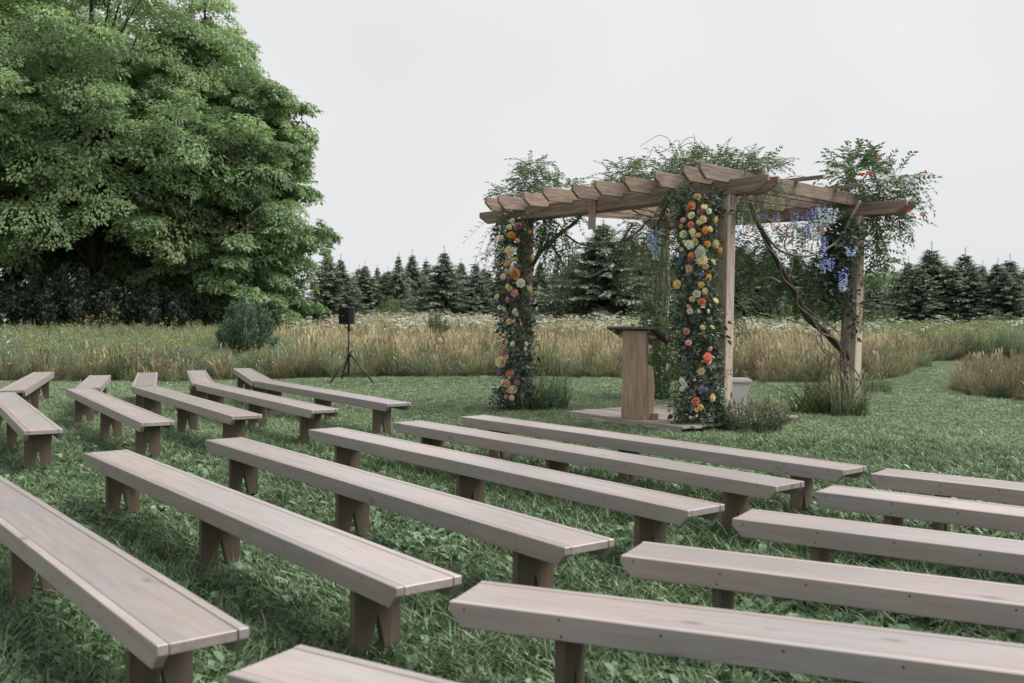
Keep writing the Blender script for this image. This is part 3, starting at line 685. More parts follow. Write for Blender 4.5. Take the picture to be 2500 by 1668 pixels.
for xx, Y, s, lb in ((1290, 70, 0.85, 'light shrub before the spruces just right of the flowered far post'), (1840, 62, 1.15, 'willowy shrub seen under the pergola, before the dark spruces'), (2030, 66, 0.8, 'pale shrub at the foot of the spruces just right of the pergola'), (2285, 66, 0.7, 'pale shrub before the dark spruces at the right picture side'), (790, 74, 0.9, 'shrub before the spruces just behind the speaker')):
    b = dpx(xx, 720, Y); put(copy_tree(gsh), b[0], Y, xx, lb, 'shrub', GS, s)

# ------------------------------------------------------------------ spruces
def spruce(seed, H, Rb, sparse_top=0.8, nwh=30, full=1.0):
    r = np.random.default_rng(seed); crown = MB(); wood = MB()
    tube(wood, [(0, 0, 0), (0, 0, H * .5), (0, 0, H)], 0.13, 0.012, 6)
    F_, Nn, Ps, Ln, Vr, Al = [], [], [], [], [], []
    z = 0.15
    while z < H * 0.985:
        t = z / H; rad = Rb * (1 - t) ** 0.95 * min(1, .75 + 1.4 * t) * (1.0 if t < .8 else sparse_top) + 0.10
        nb = int(r.integers(5, 8)); a0 = r.uniform(0, 6.28); z_ = z
        for j in range(nb):
            a = a0 + 6.283 * j / nb + r.normal(0, .18); L_ = rad * r.uniform(0.65, 1.12); el = 0.55 * (t - 0.45) + r.normal(0, .12); z = z_ + r.uniform(-.12, .12)
            k = max(5, int(L_ * 10 * full)); s = np.linspace(0.12, 1, k) * L_
            d = np.array([math.cos(a), math.sin(a), 0]); sd_ = np.array([-math.sin(a), math.cos(a), 0])
            zc = z + s * math.tan(el) - 0.22 * s * (1 - s / (L_ * 1.6)); P_ = d * s[:, None]; P_[:, 2] = zc
            v = float(np.clip(r.normal(0.45, .18), 0, 1)); al = r.uniform() if r.uniform() < 0.05 else 0
            for sg in (-1, 1, 0):
                spread = 0.75 * sg; f = d * (1 if sg == 0 else 0.75) + sd_ * spread + np.array([0, 0, 0.12 if sg == 0 else 0.0]) ; f = np.tile(f, (k, 1)) + 0.25 * unit(k, r); f[:, 2] += r.normal(0, .4, k)
                F_.append(f); Nn.append(np.tile([0, 0, 1.0], (k, 1)) + .35 * unit(k, r)); Ps.append(P_ + r.normal(0, .02, (k, 3)))
                Ln.append((0.17 + 0.30 * (1 - s / L_) * min(1, rad)) * r.uniform(.7, 1.3, k) * (0.8 if sg == 0 else 1)); Vr.append(np.clip(v + 0.25 * (s / L_ - 0.5) + r.normal(0, .1, k), 0, 1)); Al.append(np.full(k, al))
        z = z_ + 0.155 * r.uniform(.8, 1.2) * H / 7.5
    lv, lf = leaf(1.0, 0.42)
    crown.inst(lv, lf, scale3(frames(np.vstack(F_), np.vstack(Nn)), np.concatenate(Ln)), np.vstack(Ps), var=np.concatenate(Vr), alt=np.concatenate(Al))
    for i in range(16):   # leader twigs
        zt = H * r.uniform(.9, 1.07); a = r.uniform(0, 6.28); tube(crown, [(0, 0, zt), (.12 * math.cos(a), .12 * math.sin(a), zt + .12)], .012, .004, 3, var=.5)
    tube(crown, [(0, 0, H * .9), (0, 0, H * 1.10)], .025, .008, 3, var=.4)
    root = empty('spruce_tree'); wood.build('trunk', M['bark'], root); crown.build('crown', M['spruce'], root)
    return root
SP = [spruce(41, 7.0, 4.0), spruce(42, 7.0, 3.4, 0.6), spruce(43, 7.0, 4.6, 0.7), spruce(44, 7.0, 2.8, 0.5)]
GP = 'spruces closing the meadow'
spots = [  # photo x, top y, depth, kind, label
 (752, 558, 66, 3, 'thin brownish spruce peeking past the drooping maple'), (782, 592, 67, 1, 'brownish spruce right of the thinnest one by the maple'),
 (838, 607, 84, 1, 'first grey spruce right of the gap above the speaker'), (866, 612, 88, 3, 'slim spruce second right of the gap above the speaker'), (890, 618, 86, 0, 'short spruce beside the slim one right of the speaker'),
 (915, 585, 84, 3, 'narrow spruce with a high tip left of the broad middle one'), (946, 582, 87, 1, 'pointed spruce touching the broad middle one on its left'), (978, 596, 90, 3, 'spruce tip showing behind the broad middle one'),
 (1020, 573, 80, 2, 'broad dark spruce in the middle between speaker and pergola'), (1058, 600, 86, 1, 'spruce right behind the broad middle one'), (1092, 601, 82, 0, 'spruce between the broad middle one and the flowered far post'),
 (1122, 618, 85, 3, 'small spruce just left of the flowered far post'), (1150, 612, 84, 1, 'spruce behind the left fringe of the flowered far post'), (1180, 606, 86, 0, 'spruce hidden mostly by the flowered far post'),
 (1240, 600, 84, 1, 'spruce in the gap right of the flowered far post'), (1275, 608, 87, 3, 'slim spruce between the flowered far post and the big spruce'), (1318, 585, 80, 0, 'spruce at the left flank of the biggest one'),
 (1385, 505, 70, 2, 'biggest spruce, framed by the pergola left of its back post'), (1440, 530, 73, 0, 'dark spruce behind the back post of the pergola, left side'), (1500, 540, 74, 2, 'dark spruce behind the lectern and back post'),
 (1580, 560, 76, 0, 'dark spruce behind the near flowered post'), (1640, 540, 74, 1, 'dark spruce just right behind the near flowered post'), (1702, 556, 73, 2, 'dark spruce under the pergola right of the near flowered post'),
 (1765, 560, 76, 0, 'dark spruce seen behind the crooked vine trunk'), (1830, 582, 78, 2, 'spruce behind the swooping bare vine'), (1900, 596, 77, 0, 'spruce behind the leafy corner post of the pergola'),
 (2085, 598, 74, 1, 'first tall spruce right of the pergola'), (2138, 566, 72, 2, 'tallest dark spruce right of the pergola with several tips'), (2172, 606, 78, 3, 'slim spruce tip right of the tallest one'),
 (2215, 578, 74, 0, 'spruce with a reddish tip right of the pergola'), (2255, 606, 78, 1, 'spruce between the reddish-tipped and the outer right pair'), (2290, 600, 73, 2, 'broad spruce near the right picture edge'), (2318, 592, 75, 0, 'pointed spruce second from the right picture edge'),
 (2358, 610, 71, 2, 'dark spruce cut by the right picture edge'), (2010, 640, 82, 0, 'low dark spruce just right of the corner post'), (2050, 636, 84, 2, 'low broad spruce left of the tall ones on the right'),
 (2112, 612, 70, 0, 'dark spruce filling between the first and the tallest right one'), (2190, 612, 71, 2, 'dark low spruce between the tallest and the reddish-tipped right one'), (2236, 616, 70, 0, 'dark low spruce right of the reddish-tipped one'), (2305, 618, 69, 2, 'dark low spruce in front near the right picture edge'),
 (2128, 580, 73, 3, 'thin second tip beside the tallest right spruce'), (2150, 590, 73, 3, 'thin third tip beside the tallest right spruce')]
for k, xx in enumerate((825, 880, 935, 1000, 1045, 1110, 1165, 1215, 1265, 1335, 1470, 1545, 1610, 1675, 1735, 1800, 1860, 1940, 2105, 2160, 2235, 2275, 2335)):
    spots.append((xx, 612 + (k * 37) % 23, 96 + (k * 5) % 9, (0, 2, 1)[k % 3], 'low spruce of the rear row filling gaps between the front spruces'))
used = set()
for i, (xx, ty, Y, k, lb) in enumerate(spots):
    p = dpx(xx, ty, Y); s = p[2] / 7.2
    o = SP[k] if k not in used else copy_tree(SP[k]); used.add(k)
    put(o, p[0], Y, i * 1.7, lb, 'tree', GP, s); wf = (1.15 if xx < 1290 else 1.35) + .35 * ((i * 7) % 5) / 4; o.scale = (s * wf, s * wf, s)
# paler broadleaf trees far beyond on the right
far = maple_tree(51, [(1.0, 2.6), (3, 3.6), (6, 3.4), (8, 2.2), (9.3, 0.5)], 60, 20, 1.4, nl=260, L=0.24, altp=0.12, trunk_r=0.2, boughs=10); far.name = 'broadleaf_tree'
for i, (xx, ty, Y, lb) in enumerate(((2030, 612, 125, 'pale green round tree far beyond the meadow, next to the pergola'), (2068, 618, 130, 'pale green round tree far off, left of the tall right spruces'), (815, 652, 120, 'far tree in the gap between the maples and the spruces'), (1995, 616, 135, 'far pale tree half behind the leafy corner post'), (2110, 622, 128, 'far pale tree behind the first tall right spruce'))):
    o = far if i == 0 else copy_tree(far); p = dpx(xx, ty, Y); put(o, p[0], Y, i * 1.3, lb, 'tree', 'pale trees far beyond the meadow', p[2] / 9.6)
# ------------------------------------------------------------------ milkweed and pale young plants at the lawn edge
def upright_plant(seed, H, pairs, L, W, mat):
    r = np.random.default_rng(seed); st = MB(); lv_ = MB(); o = np.array([r.normal(0, .06), r.normal(0, .06), 0]) * H
    P_ = np.array([o * t * t + (0, 0, H * t) for t in np.linspace(0, 1, 6)]); tube(st, P_, 0.011, 0.005, 5, var=.6)
    f, ps = [], []
    for i in range(pairs):
        t = 0.12 + 0.86 * i / (pairs - 1); a = (i % 2) * 1.57 + r.normal(0, .2); c = o * t * t + np.array([0, 0, H * t])
        for q in (0, math.pi): e = 0.35 + 0.6 * t; f.append((math.cos(a + q) * math.cos(e), math.sin(a + q) * math.cos(e), math.sin(e))); ps.append(c)
    f = np.array(f); k = len(f); a, b_ = leaf(L, W)
    lv_.inst(a, b_, scale3(frames(f, np.tile([0, 0, 1.], (k, 1)) + .1 * unit(k, r)), np.linspace(1.1, .55, k)), np.array(ps), var=r.uniform(.3, 1, k))
    root = empty('milkweed_plant'); st.build('stem', M['goldenrod'], root); lv_.build('foliage', M[mat], root); return root
b = dpx(18, 800, 20.4); put(upright_plant(61, 1.30, 11, 0.20, 0.075, 'goldenrod'), b[0], b[1], 0, 'tall pale milkweed with paired broad leaves at the left picture edge', 'plant', None)
pl = upright_plant(62, 0.62, 11, 0.13, 0.05, 'pale_vine'); pl.name = 'pale_plant'
for i, (xx, yy, s, lb) in enumerate(((355, 868, 1.1, 'pale yellow-green young plant behind the third bench of the far group'), (322, 864, .9, 'smaller pale young plant left of its twin behind the far benches'), (445, 862, .85, 'pale young plant behind the fourth bench of the far group'), (530, 868, .8, 'pale young plant left of the last far bench'), (232, 840, .9, 'pale young plant behind the second bench of the far group'))):
    b = dgp(xx, yy + 6); put(pl if i == 0 else copy_tree(pl), b[0], b[1], i, lb, 'plant', 'pale plants at the lawn edge', s)

# ------------------------------------------------------------------ boards
def board(name, L, h, t, mat, parent, loc, rot=(0, 0, 0), bevel=0.004, cut=0.0, jit=0.0, cutlen=None):
    """plank along local X, height h (Z), thickness t (Y), optional slanted undercut at both ends; origin at its centre"""
    if cut:
        cl_ = cutlen or cut
        poly = [(-L / 2, h / 2), (L / 2, h / 2), (L / 2, h / 2 - (h - cut)), (L / 2 - cl_, -h / 2), (-L / 2 + cl_, -h / 2), (-L / 2, h / 2 - (h - cut))]
        bm = prism(poly, -t / 2, t / 2, bevel)
    else: bm = box(L, t, h, bevel, jit)
    return bm_obj(name, bm, mat, parent, loc, rot)

# ------------------------------------------------------------------ pergola
FLP = np.array([0.18, 15.2]); A_ = np.array([0.71557, -0.69854]); B_ = np.array([0.69854, 0.71557]); SIDE = 3.52
PANG = math.atan2(A_[1], A_[0])
def loc2w(x, y, z=0.0): p = FLP + A_ * x + B_ * y; return np.array([p[0], p[1], z])
perg = empty('pergola', (FLP[0], FLP[1], 0), PANG, label='weathered wooden pergola with notched rafters, overgrown with vines', cat='pergola')
SAG = 0.11   # the far corner has settled a little
random.seed(5)
for (x, y, wd) in ((0, 0, 0.19), (SIDE, 0, 0.20), (SIDE + 0.06, SIDE - 0.02, 0.24), (0, SIDE, 0.22)):
    board('post', 3.0, wd, wd, M['post'], perg, (x, y, 1.49), (random.uniform(-.006, .006), -math.pi / 2 + random.uniform(-.006, .006), 0.03), 0.010)
for y in (0.0, SIDE):
    for sgn in (-1, 1):
        dx = random.uniform(-.05, .05)
        board('beam', SIDE + (1.54 if y == 0 else 1.23), 0.19, 0.045, M['pergola'], perg, (SIDE / 2 + (-0.12 if y == 0 else 0.315) + dx, y + sgn * (0.128 if y == 0 else 0.148), 3.065 - (SAG / 2 if y == 0 else 0)), (0, -SAG / SIDE if y == 0 else 0, random.uniform(-.003, .003)), 0.004, 0.11, cutlen=0.17)
rx = [-0.13, 0.13] + [0.13 + (SIDE - 0.26) * k / 7 for k in range(1, 7)] + [SIDE - 0.13, SIDE + 0.13]
for k, x in enumerate(rx):
    L_ = SIDE + 1.25 + random.uniform(-.06, .06)
    board('rafter', L_, 0.185, 0.045, M['pergola'], perg, (x, SIDE / 2 - 0.11 + random.uniform(-.03, .03), 3.205 - SAG / 2 * (1 - x / SIDE) + random.uniform(-.006, .006)), (random.uniform(-.02, .02), -SAG * (1 - x / SIDE) / SIDE, math.pi / 2 + random.uniform(-.008, .008)), 0.004, 0.10, cutlen=0.13)
for y, x1 in ((0.55, 3.75), (1.57, 4.08), (2.72, 4.10)):
    board('lath', 4.3, 0.055, 0.065, M['pergola'], perg, (x1 - 2.15, y, 3.328 - SAG / 2 * (1 - y / SIDE)), (0.1, -SAG * (1 - y / SIDE) / SIDE, random.uniform(-.01, .01)), 0.003)
board('hanging_board', 0.40, 0.115, 0.03, M['rough_plank'], perg, (1.47, -0.172, 2.85), (0, math.pi / 2 + 0.02, 0.04), 0.003)

# ------------------------------------------------------------------ deck under the pergola
DANG = PANG - R(9)
d0 = dgp(1302, 943, 0.10); dk = empty('deck', (d0[0], d0[1], 0), DANG, label='low worn plank platform on the lawn beneath the pergola', cat='deck')
random.seed(9)
nb = 16
for k in range(nb):
    y = 0.07 + k * 0.142; x0 = random.uniform(-0.03, 0.04); x1 = 2.22 + random.uniform(-0.05, 0.06)
    board('plank', x1 - x0, 0.034, 0.136, M['deck'], dk, ((x0 + x1) / 2, y, 0.083 + random.uniform(-.003, .003)), (random.uniform(-.012, .012), 0, random.uniform(-.003, .003)), 0.004)
for y in (0.03, 1.1, 2.2): board('joist', 2.1, 0.07, 0.045, M['deck'], dk, (1.10, y, 0.03), (0, 0, 0), 0.003)

# ------------------------------------------------------------------ lectern
lb = gp(1548, 1023, 0.10)
lec = empty('lectern', (lb[0], lb[1], 0.10), PANG + R(4), label='rough plank lectern with slanted top standing on the platform', cat='lectern')
board('front_plank', 1.15, 0.37, 0.045, M['rough_plank'], lec, (0, 0.0, 0.575), (0, -math.pi / 2 + R(0.6), 0), 0.004)
bm = prism([(0, -0.085), (0.18, -0.075), (0.40, -0.092), (0.58, -0.060), (0.68, -0.04), (0.70, 0.0), (0.70, 0.078), (0.0, 0.078)], -0.022, 0.022, 0.004)
o = bm_obj('side_plank', bm, M['rough_plank'], lec); o.matrix_basis = Matrix(((0, 1, 0, 0.165), (0, 0, -1, 0.104), (1, 0, 0, 0.0), (0, 0, 0, 1)))
bm = prism([(0, -0.09), (0.70, -0.08), (0.72, 0.02), (0.70, 0.09), (0.0, 0.10)], -0.022, 0.022, 0.004)
o = bm_obj('side_plank', bm, M['rough_plank'], lec); o.matrix_basis = Matrix(((0, 1, 0, -0.160), (0, 0, -1, 0.122), (1, 0, 0, 0.0), (0, 0, 0, 1)))
board('crosspiece', 0.56, 0.085, 0.045, M['rough_plank'], lec, (0.0, 0.048, 1.095), (0, 0, 0), 0.003)
SL = R(-20)
for k in range(3):
    yy = -0.06 + 0.155 * k
    board('top_board', 0.74, 0.028, 0.15, M['dark_board'], lec, (-0.02, yy + 0.04, 1.168 - math.tan(R(20)) * (yy + 0.04 + 0.03)), (SL, 0, 0), 0.003)
for sx in (-0.27, 0.27): board('top_batten', 0.46, 0.05, 0.04, M['dark_board'], lec, (sx - 0.01, 0.135, 1.075), (0, R(20), math.pi / 2), 0.003)
board('foot_block', 0.09, 0.08, 0.06, M['rough_plank'], lec, (0.225, 0.14, 0.04), (0, 0, 0.2), 0.004)

# ------------------------------------------------------------------ white garden bench behind the near post
gb_c = px(1745, 1000, 15.3)
gb = empty('garden_bench', (gb_c[0], gb_c[1], 0), R(-4), label='chipped white concrete garden bench behind the near flowered post', cat='bench')
bm = box(1.08, 0.40, 0.065, 0.022); bmesh.ops.subdivide_edges(bm, edges=[e for e in bm.edges if e.calc_length() > 0.3], cuts=6)
for v in bm.verts: v.co.z += 0.004 * math.sin(9 * v.co.x) + random.uniform(-.003, .003)
bm_obj('seat_slab', bm, M['white_paint'], gb, (0, 0, 0.455))
for sx in (-0.34, 0.36):
    prof = [(-.15, .0), (-.15, .06), (-.125, .085), (-.115, .16), (-.10, .22), (-.115, .29), (-.14, .315), (-.14, .355), (-.16, .385), (-.16, .422), (.16, .422), (.16, .385), (.14, .355), (.14, .315), (.115, .29), (.10, .22), (.115, .16), (.125, .085), (.15, .06), (.15, .0)]
    bm_obj('leg', prism(prof, -0.13, 0.13, 0.006), M['white_paint'], gb, (sx, 0, 0))

# ------------------------------------------------------------------ sprays of leaves for vines and garlands
r = np.random.default_rng(77)
def pinnate(r, pairs, L, ll, lw, droop=0.35):
    """one compound leaf along +X"""
    mb = MB(); t = np.linspace(0.18, 0.95, pairs); P_ = lambda t: np.stack([L * t, 0 * t, -droop * L * t * t], 1)
    tube(mb, P_(np.array([0, .5, 1.0])), 0.0035, 0.0015, 3, var=.35)
    f, ps = [], []
    for s in (-1, 1):
        f.append(np.stack([0.55 + 0 * t, s * (0.9 + 0 * t), -0.25 + 0 * t], 1)); ps.append(P_(t))
    f.append(np.array([[1, 0, -2 * droop]])); ps.append(P_(np.array([1.0]))); f = np.vstack(f); ps = np.vstack(ps); k = len(f)
    a, b_ = leaf(ll, lw); mb.inst(a, b_, scale3(frames(f + .25 * unit(k, r), np.tile([0, 0, 1.], (k, 1)) + .3 * unit(k, r)), r.uniform(.75, 1.2, k)), ps, var=np.clip(r.normal(.5, .16, k), 0, 1))
    return mb
def twig(r, n, L, ll, lw, droop=0.5):
    """simple leaves alternating on a twig"""
    mb = MB(); t = np.linspace(0.1, 1.0, n); P_ = lambda t: np.stack([L * t, 0 * t, -droop * L * t * t], 1)
    tube(mb, P_(np.array([0, .5, 1.0])), 0.003, 0.0015, 3, var=.3)
    ang = np.arange(n) * 2.4; f = np.stack([0.7 + 0 * t, np.cos(ang), np.sin(ang) * .8], 1)
    a, b_ = leaf(ll, lw); mb.inst(a, b_, scale3(frames(f, unit(n, r) * .6 + np.array([0, 0, 1.])), r.uniform(.7, 1.25, n)), P_(t), var=np.clip(r.normal(.5, .2, n), 0, 1))
    return mb
PIN = [pinnate(r, 5, 0.26, 0.075, 0.030) for _ in range(3)] + [pinnate(r, 6, 0.32, 0.07, 0.028, .6) for _ in range(2)]
FERN = [pinnate(r, 9, 0.30, 0.045, 0.014, .5) for _ in range(3)]
WILLOW = [pinnate(r, 8, 0.42, 0.075, 0.016, 1.4) for _ in range(3)]
BROAD = [twig(r, 6, 0.20, 0.10, 0.062) for _ in range(3)]
OLIVE = [twig(r, 11, 0.24, 0.075, 0.015, .6) for _ in range(3)]
ROUND = [twig(r, 9, 0.22, 0.045, 0.042, .5) for _ in range(3)]
def cloud(mb, c, rad, n, temps, bias=(0, 0, 0.2), outw=0.8, sc=(0.7, 1.2), shell=0.35, mi=0, r=r):
    c = np.asarray(c, float); d = unit(n, r)
    for i in range(n):
        p = c + d[i] * np.asarray(rad) * (r.uniform(shell, 1) ** 0.7)
        f = d[i] * outw + np.asarray(bias) + 0.5 * r.normal(size=3)
        m3 = frames(f[None], np.array([[0, 0, 1.0]]) + .3 * unit(1, r))[0] * r.uniform(*sc)
        t = temps[r.integers(0, len(temps))]; mb.merge(t, m3, p, dvar=r.normal(0, .12))
        if mi: mb.mi[-1] = np.full_like(mb.mi[-1], mi)
def pods(mb, c, rad, n, L=(0.12, 0.26), r=r):
    for i in range(n):
        p = np.asarray(c) + unit(1, r)[0] * np.asarray(rad); l = r.uniform(*L)
        tube(mb, [p, p + (r.normal(0, .01), r.normal(0, .01), -.5 * l), p + (r.normal(0, .02), r.normal(0, .02), -l)], .006, .003, 4, var=r.uniform(), mi=1)

# vine over the far (left) post and middle of the pergola
def S(x, y, Y): return px(x, y, Y)
v1 = empty('climbing_vine', (FLP[0], FLP[1], 0), label='feathery-leaved vine climbing the far flowered post over the rafters', cat='vine')
def rel(P_, o): return [np.asarray(p) - np.array([o.location.x, o.location.y, o.location.z]) for p in P_]
st = MB()
for pts, r0, r1 in (([S(1270, 1000, 15.25), S(1275, 900, 15.3), S(1285, 780, 15.3), S(1293, 673, 15.3), S(1313, 624, 15.3), S(1344, 591, 15.2), S(1375, 565, 15.1), S(1402, 545, 15.0), S(1424, 519, 14.9)], .055, .022),
                    ([S(1313, 624, 15.3), S(1330, 560, 15.3), S(1325, 510, 15.3), S(1345, 470, 15.4)], .03, .015),
                    ([S(1375, 567, 15.1), S(1397, 585, 15.0), S(1420, 597, 14.9), S(1451, 600, 14.7), S(1510, 591, 14.5), S(1550, 572, 14.3), S(1590, 530, 14.0)], .018, .012),
                    ([S(1344, 594, 15.2), S(1355, 612, 15.0), S(1380, 650, 14.8), S(1405, 667, 14.7), S(1432, 677, 14.6), S(1460, 667, 14.5), S(1487, 645, 14.4), S(1503, 620, 14.4), S(1518, 590, 14.4), S(1545, 545, 14.3)], .02, .014),
                    ([S(1520, 488, 14.4), S(1548, 515, 14.6), S(1600, 530, 14.8), S(1630, 490, 14.6), S(1640, 440, 14.2)], .016, .01),
                    ([S(1590, 560, 13.2), S(1620, 520, 13.1), S(1640, 470, 13.0), S(1700, 440, 12.9)], .022, .014)):
    q_ = MB(); tube(q_, catmull(rel(pts, v1), 6), r0, r1, 7, wob=.12, rng=r); q_.build('stem', M['vine_bark'], v1, True)
for pts in ([(1612, 372), (1634, 362), (1632, 340), (1610, 331), (1585, 343), (1563, 358)], [(1650, 372), (1660, 352), (1652, 342), (1640, 352), (1638, 345)], [(1658, 368), (1668, 345), (1690, 335), (1702, 348)], [(1660, 362), (1680, 350), (1703, 348)], [(1692, 366), (1696, 340), (1692, 328)], [(1575, 395), (1590, 372), (1580, 372)], [(1600, 400), (1585, 385), (1565, 380)]):
    q_ = MB(); tube(q_, catmull(rel([S(x, y, 12.9) for x, y in pts], v1), 5), .005, .0025, 4); q_.build('tendril', M['vine_bark'], v1, True)
fo = MB(); o3 = np.array([v1.location.x, v1.location.y, 0])
def cl(mb, x, y, Y, rad, n, temps, **k): cloud(mb, dpx(x, y, Y) - k.pop('o', o3), rad, n, temps, **k)
for (x, y, Y, rad, n, T) in ((1215, 400, 15.2, (.26, .3, .22), 60, PIN), (1222, 372, 15.2, (.14, .2, .15), 26, PIN), (1185, 432, 15.1, (.3, .3, .12), 50, PIN), (1285, 425, 14.8, (.35, .35, .10), 50, PIN), (1290, 402, 14.9, (.14, .15, .08), 10, PIN), (1340, 428, 14.6, (.3, .3, .06), 16, PIN),
                             (1432, 388, 14.0, (.25, .4, .12), 48, PIN), (1415, 405, 14.1, (.3, .4, .08), 24, PIN), (1500, 385, 13.6, (.3, .4, .10), 40, PIN), (1560, 365, 13.2, (.35, .4, .12), 60, PIN), (1630, 358, 12.9, (.35, .4, .10), 70, PIN + FERN), (1700, 362, 12.9, (.35, .4, .10), 70, PIN + FERN), (1742, 372, 12.9, (.25, .4, .08), 44, PIN + FERN),
                             (1560, 400, 13.2, (.2, .25, .16), 30, PIN)):
    cl(fo, x, y + 11, Y + .40, (rad[0] * 1.1, rad[1], rad[2] * .55), int(n * 1.7), T, bias=(0, 0, .12), sc=(.5, .9))
for (x, y, Y, rad, n, T) in ((1250, 520, 15.1, (.20, .2, .30), 40, WILLOW + PIN), (1275, 560, 15.0, (.18, .2, .35), 36, WILLOW + PIN), (1290, 500, 15.0, (.3, .2, .12), 26, PIN), (1150, 530, 15.1, (.10, .15, .25), 20, WILLOW), (1148, 600, 15.0, (.06, .1, .25), 12, OLIVE), (1300, 610, 15.0, (.08, .1, .25), 14, WILLOW),
                             (1190, 490, 15.0, (.22, .2, .12), 34, PIN + BROAD), (1560, 450, 13.0, (.22, .2, .18), 40, PIN + FERN), (1480, 520, 14.8, (.25, .25, .22), 46, FERN + WILLOW), (1445, 545, 15.0, (.18, .2, .25), 30, WILLOW + FERN), (1510, 560, 15.6, (.22, .2, .25), 34, WILLOW), (1535, 500, 14.5, (.25, .25, .2), 40, PIN), (1700, 460, 12.8, (.25, .25, .15), 40, FERN), (1600, 420, 13.0, (.3, .2, .10), 40, PIN + FERN), (1598, 500, 13.5, (.2, .2, .32), 70, BROAD + PIN), (1592, 580, 13.7, (.16, .2, .3), 50, BROAD + PIN), (1740, 440, 13.2, (.2, .3, .14), 34, FERN), (1770, 425, 13.4, (.2, .3, .12), 24, FERN)):
    cl(fo, x, y, Y, rad, n, T, bias=(0, 0, -.6))
for (x, y, Y, rad, n) in ((1290, 590, 15, (.12, .1, .1), 14), (1500, 590, 15.4, (.2, .2, .15), 16), (1575, 440, 13, (.1, .1, .08), 10), (1660, 430, 12.7, (.15, .1, .1), 8), (1700, 470, 12.7, (.2, .2, .12), 14), (1155, 500, 15, (.12, .1, .1), 8)):
    pods(fo, dpx(x, y, Y) - o3, rad, n)
tag(fo.build('foliage', [M['pale_vine'], M['pod']], v1), kind='stuff')

# vine of the leafy corner post (right)
RP = loc2w(SIDE, SIDE)
v2 = empty('trumpet_vine', (RP[0], RP[1], 0), label='trumpet vine with crooked bare trunk climbing the leafy corner post', cat='vine'); o2 = np.array([RP[0], RP[1], 0])
st = MB()
for pts, r0, r1 in (([S(2068, 875, 14.95), S(2058, 856, 14.85), S(2040, 838, 14.75), S(2010, 808, 14.6), S(1975, 780, 14.5), S(1955, 745, 14.4), S(1940, 715, 14.3), S(1920, 680, 14.2), S(1898, 640, 14.0), S(1872, 590, 13.8), S(1850, 545, 13.6), S(1832, 500, 13.5)], .06, .026), ([S(2066, 880, 14.9), S(2040, 830, 14.65), S(2005, 812, 14.5), S(1980, 775, 14.45), S(1948, 745, 14.3), S(1945, 712, 14.25), S(1912, 680, 14.1), S(1900, 635, 13.95), S(1866, 590, 13.75), S(1855, 540, 13.6)], .02, .012),
                    ([S(2080, 1010, 15.1), S(2068, 900, 15.0), S(2060, 800, 15.0), S(2058, 720, 15.0), S(2065, 640, 15.0), S(2070, 560, 15.0)], .03, .015),
                    ([S(2052, 1010, 14.8), S(2056, 940, 14.8), S(2054, 850, 14.8), S(2062, 780, 14.8)], .028, .014), ([S(2062, 1010, 14.8), S(2058, 960, 14.78), S(2064, 900, 14.8), S(2058, 820, 14.8), S(2066, 740, 14.8)], .022, .014),
                    ([S(2100, 491, 14.6), S(2078, 530, 14.5), S(2064, 560, 14.5), S(2048, 585, 14.5), S(2030, 600, 14.4), S(2000, 615, 14.2), S(1976, 625, 14.0), S(1943, 624, 13.8), S(1905, 612, 13.6), S(1882, 590, 13.5), S(1862, 560, 13.4), S(1840, 525, 13.3), S(1828, 498, 13.2)], .022, .014),
                    ([S(1960, 745, 14.4), S(1990, 770, 14.5), S(2020, 790, 14.6), S(2045, 810, 14.7)], .012, .01), ([S(2003, 818, 14.6), S(2008, 840, 14.5), S(2005, 850, 14.5), S(2020, 865, 14.6), S(2050, 880, 14.7)], .012, .008),
                    ([S(1905, 690, 14.0), S(1870, 680, 14.0), S(1800, 720, 14.3), S(1760, 750, 14.6)], .022, .012), ([S(1920, 690, 14.2), S(1935, 640, 14.4), S(1915, 600, 14.6), S(1925, 570, 14.8)], .012, .008),
                    ([S(2110, 980, 14.6), S(2112, 960, 14.5), S(2085, 900, 14.5), S(2040, 870, 14.5), S(2010, 850, 14.5)], .01, .008), ([S(2085, 1010, 14.6), S(2075, 980, 14.5), S(2110, 925, 14.5)], .012, .008), ([S(2104, 1000, 14.6), S(2114, 975, 14.5), S(2105, 940, 14.5), S(2060, 900, 14.5)], .012, .008),
                    ([S(2050, 870, 14.6), S(2070, 840, 14.5), S(2110, 836, 14.5), S(2140, 855, 14.5)], .006, .003), ([S(1998, 845, 14.5), S(1995, 820, 14.4), S(2010, 790, 14.4), S(2030, 760, 14.5)], .006, .004)):
    q_ = MB(); tube(q_, catmull(rel(pts, v2), 6), r0, r1, 8, wob=.14, rng=r); q_.build('trunk' if r0 > .05 else 'stem', M['bark' if r0 > .05 else 'vine_bark'], v2, True)
fo = MB()
for (x, y, Y, rad, n, T, bz) in ((1990, 420, 15.5, (.45, .45, .28), 90, PIN, .2), (2040, 440, 15.4, (.4, .4, .32), 76, PIN, .1), (1950, 400, 15, (.25, .3, .2), 40, PIN, .4), (1955, 375, 15, (.12, .2, .16), 14, PIN, .6), (2000, 375, 15, (.15, .2, .12), 16, PIN, .5), (2070, 420, 15.2, (.25, .25, .12), 26, PIN, .1), (2030, 505, 15.4, (.35, .3, .25), 50, PIN, -.3), (2010, 560, 14.8, (.16, .2, .28), 40, PIN, -.4), (2030, 600, 14.8, (.14, .15, .1), 14, PIN, -.2), (1980, 470, 15.6, (.35, .3, .16), 36, PIN + FERN, -.2), (2075, 475, 15.2, (.12, .12, .15), 12, PIN, -.2)):
    cl(fo, x, y, Y, rad, n, T, bias=(0, 0, bz), o=o2, sc=(.85, 1.35))
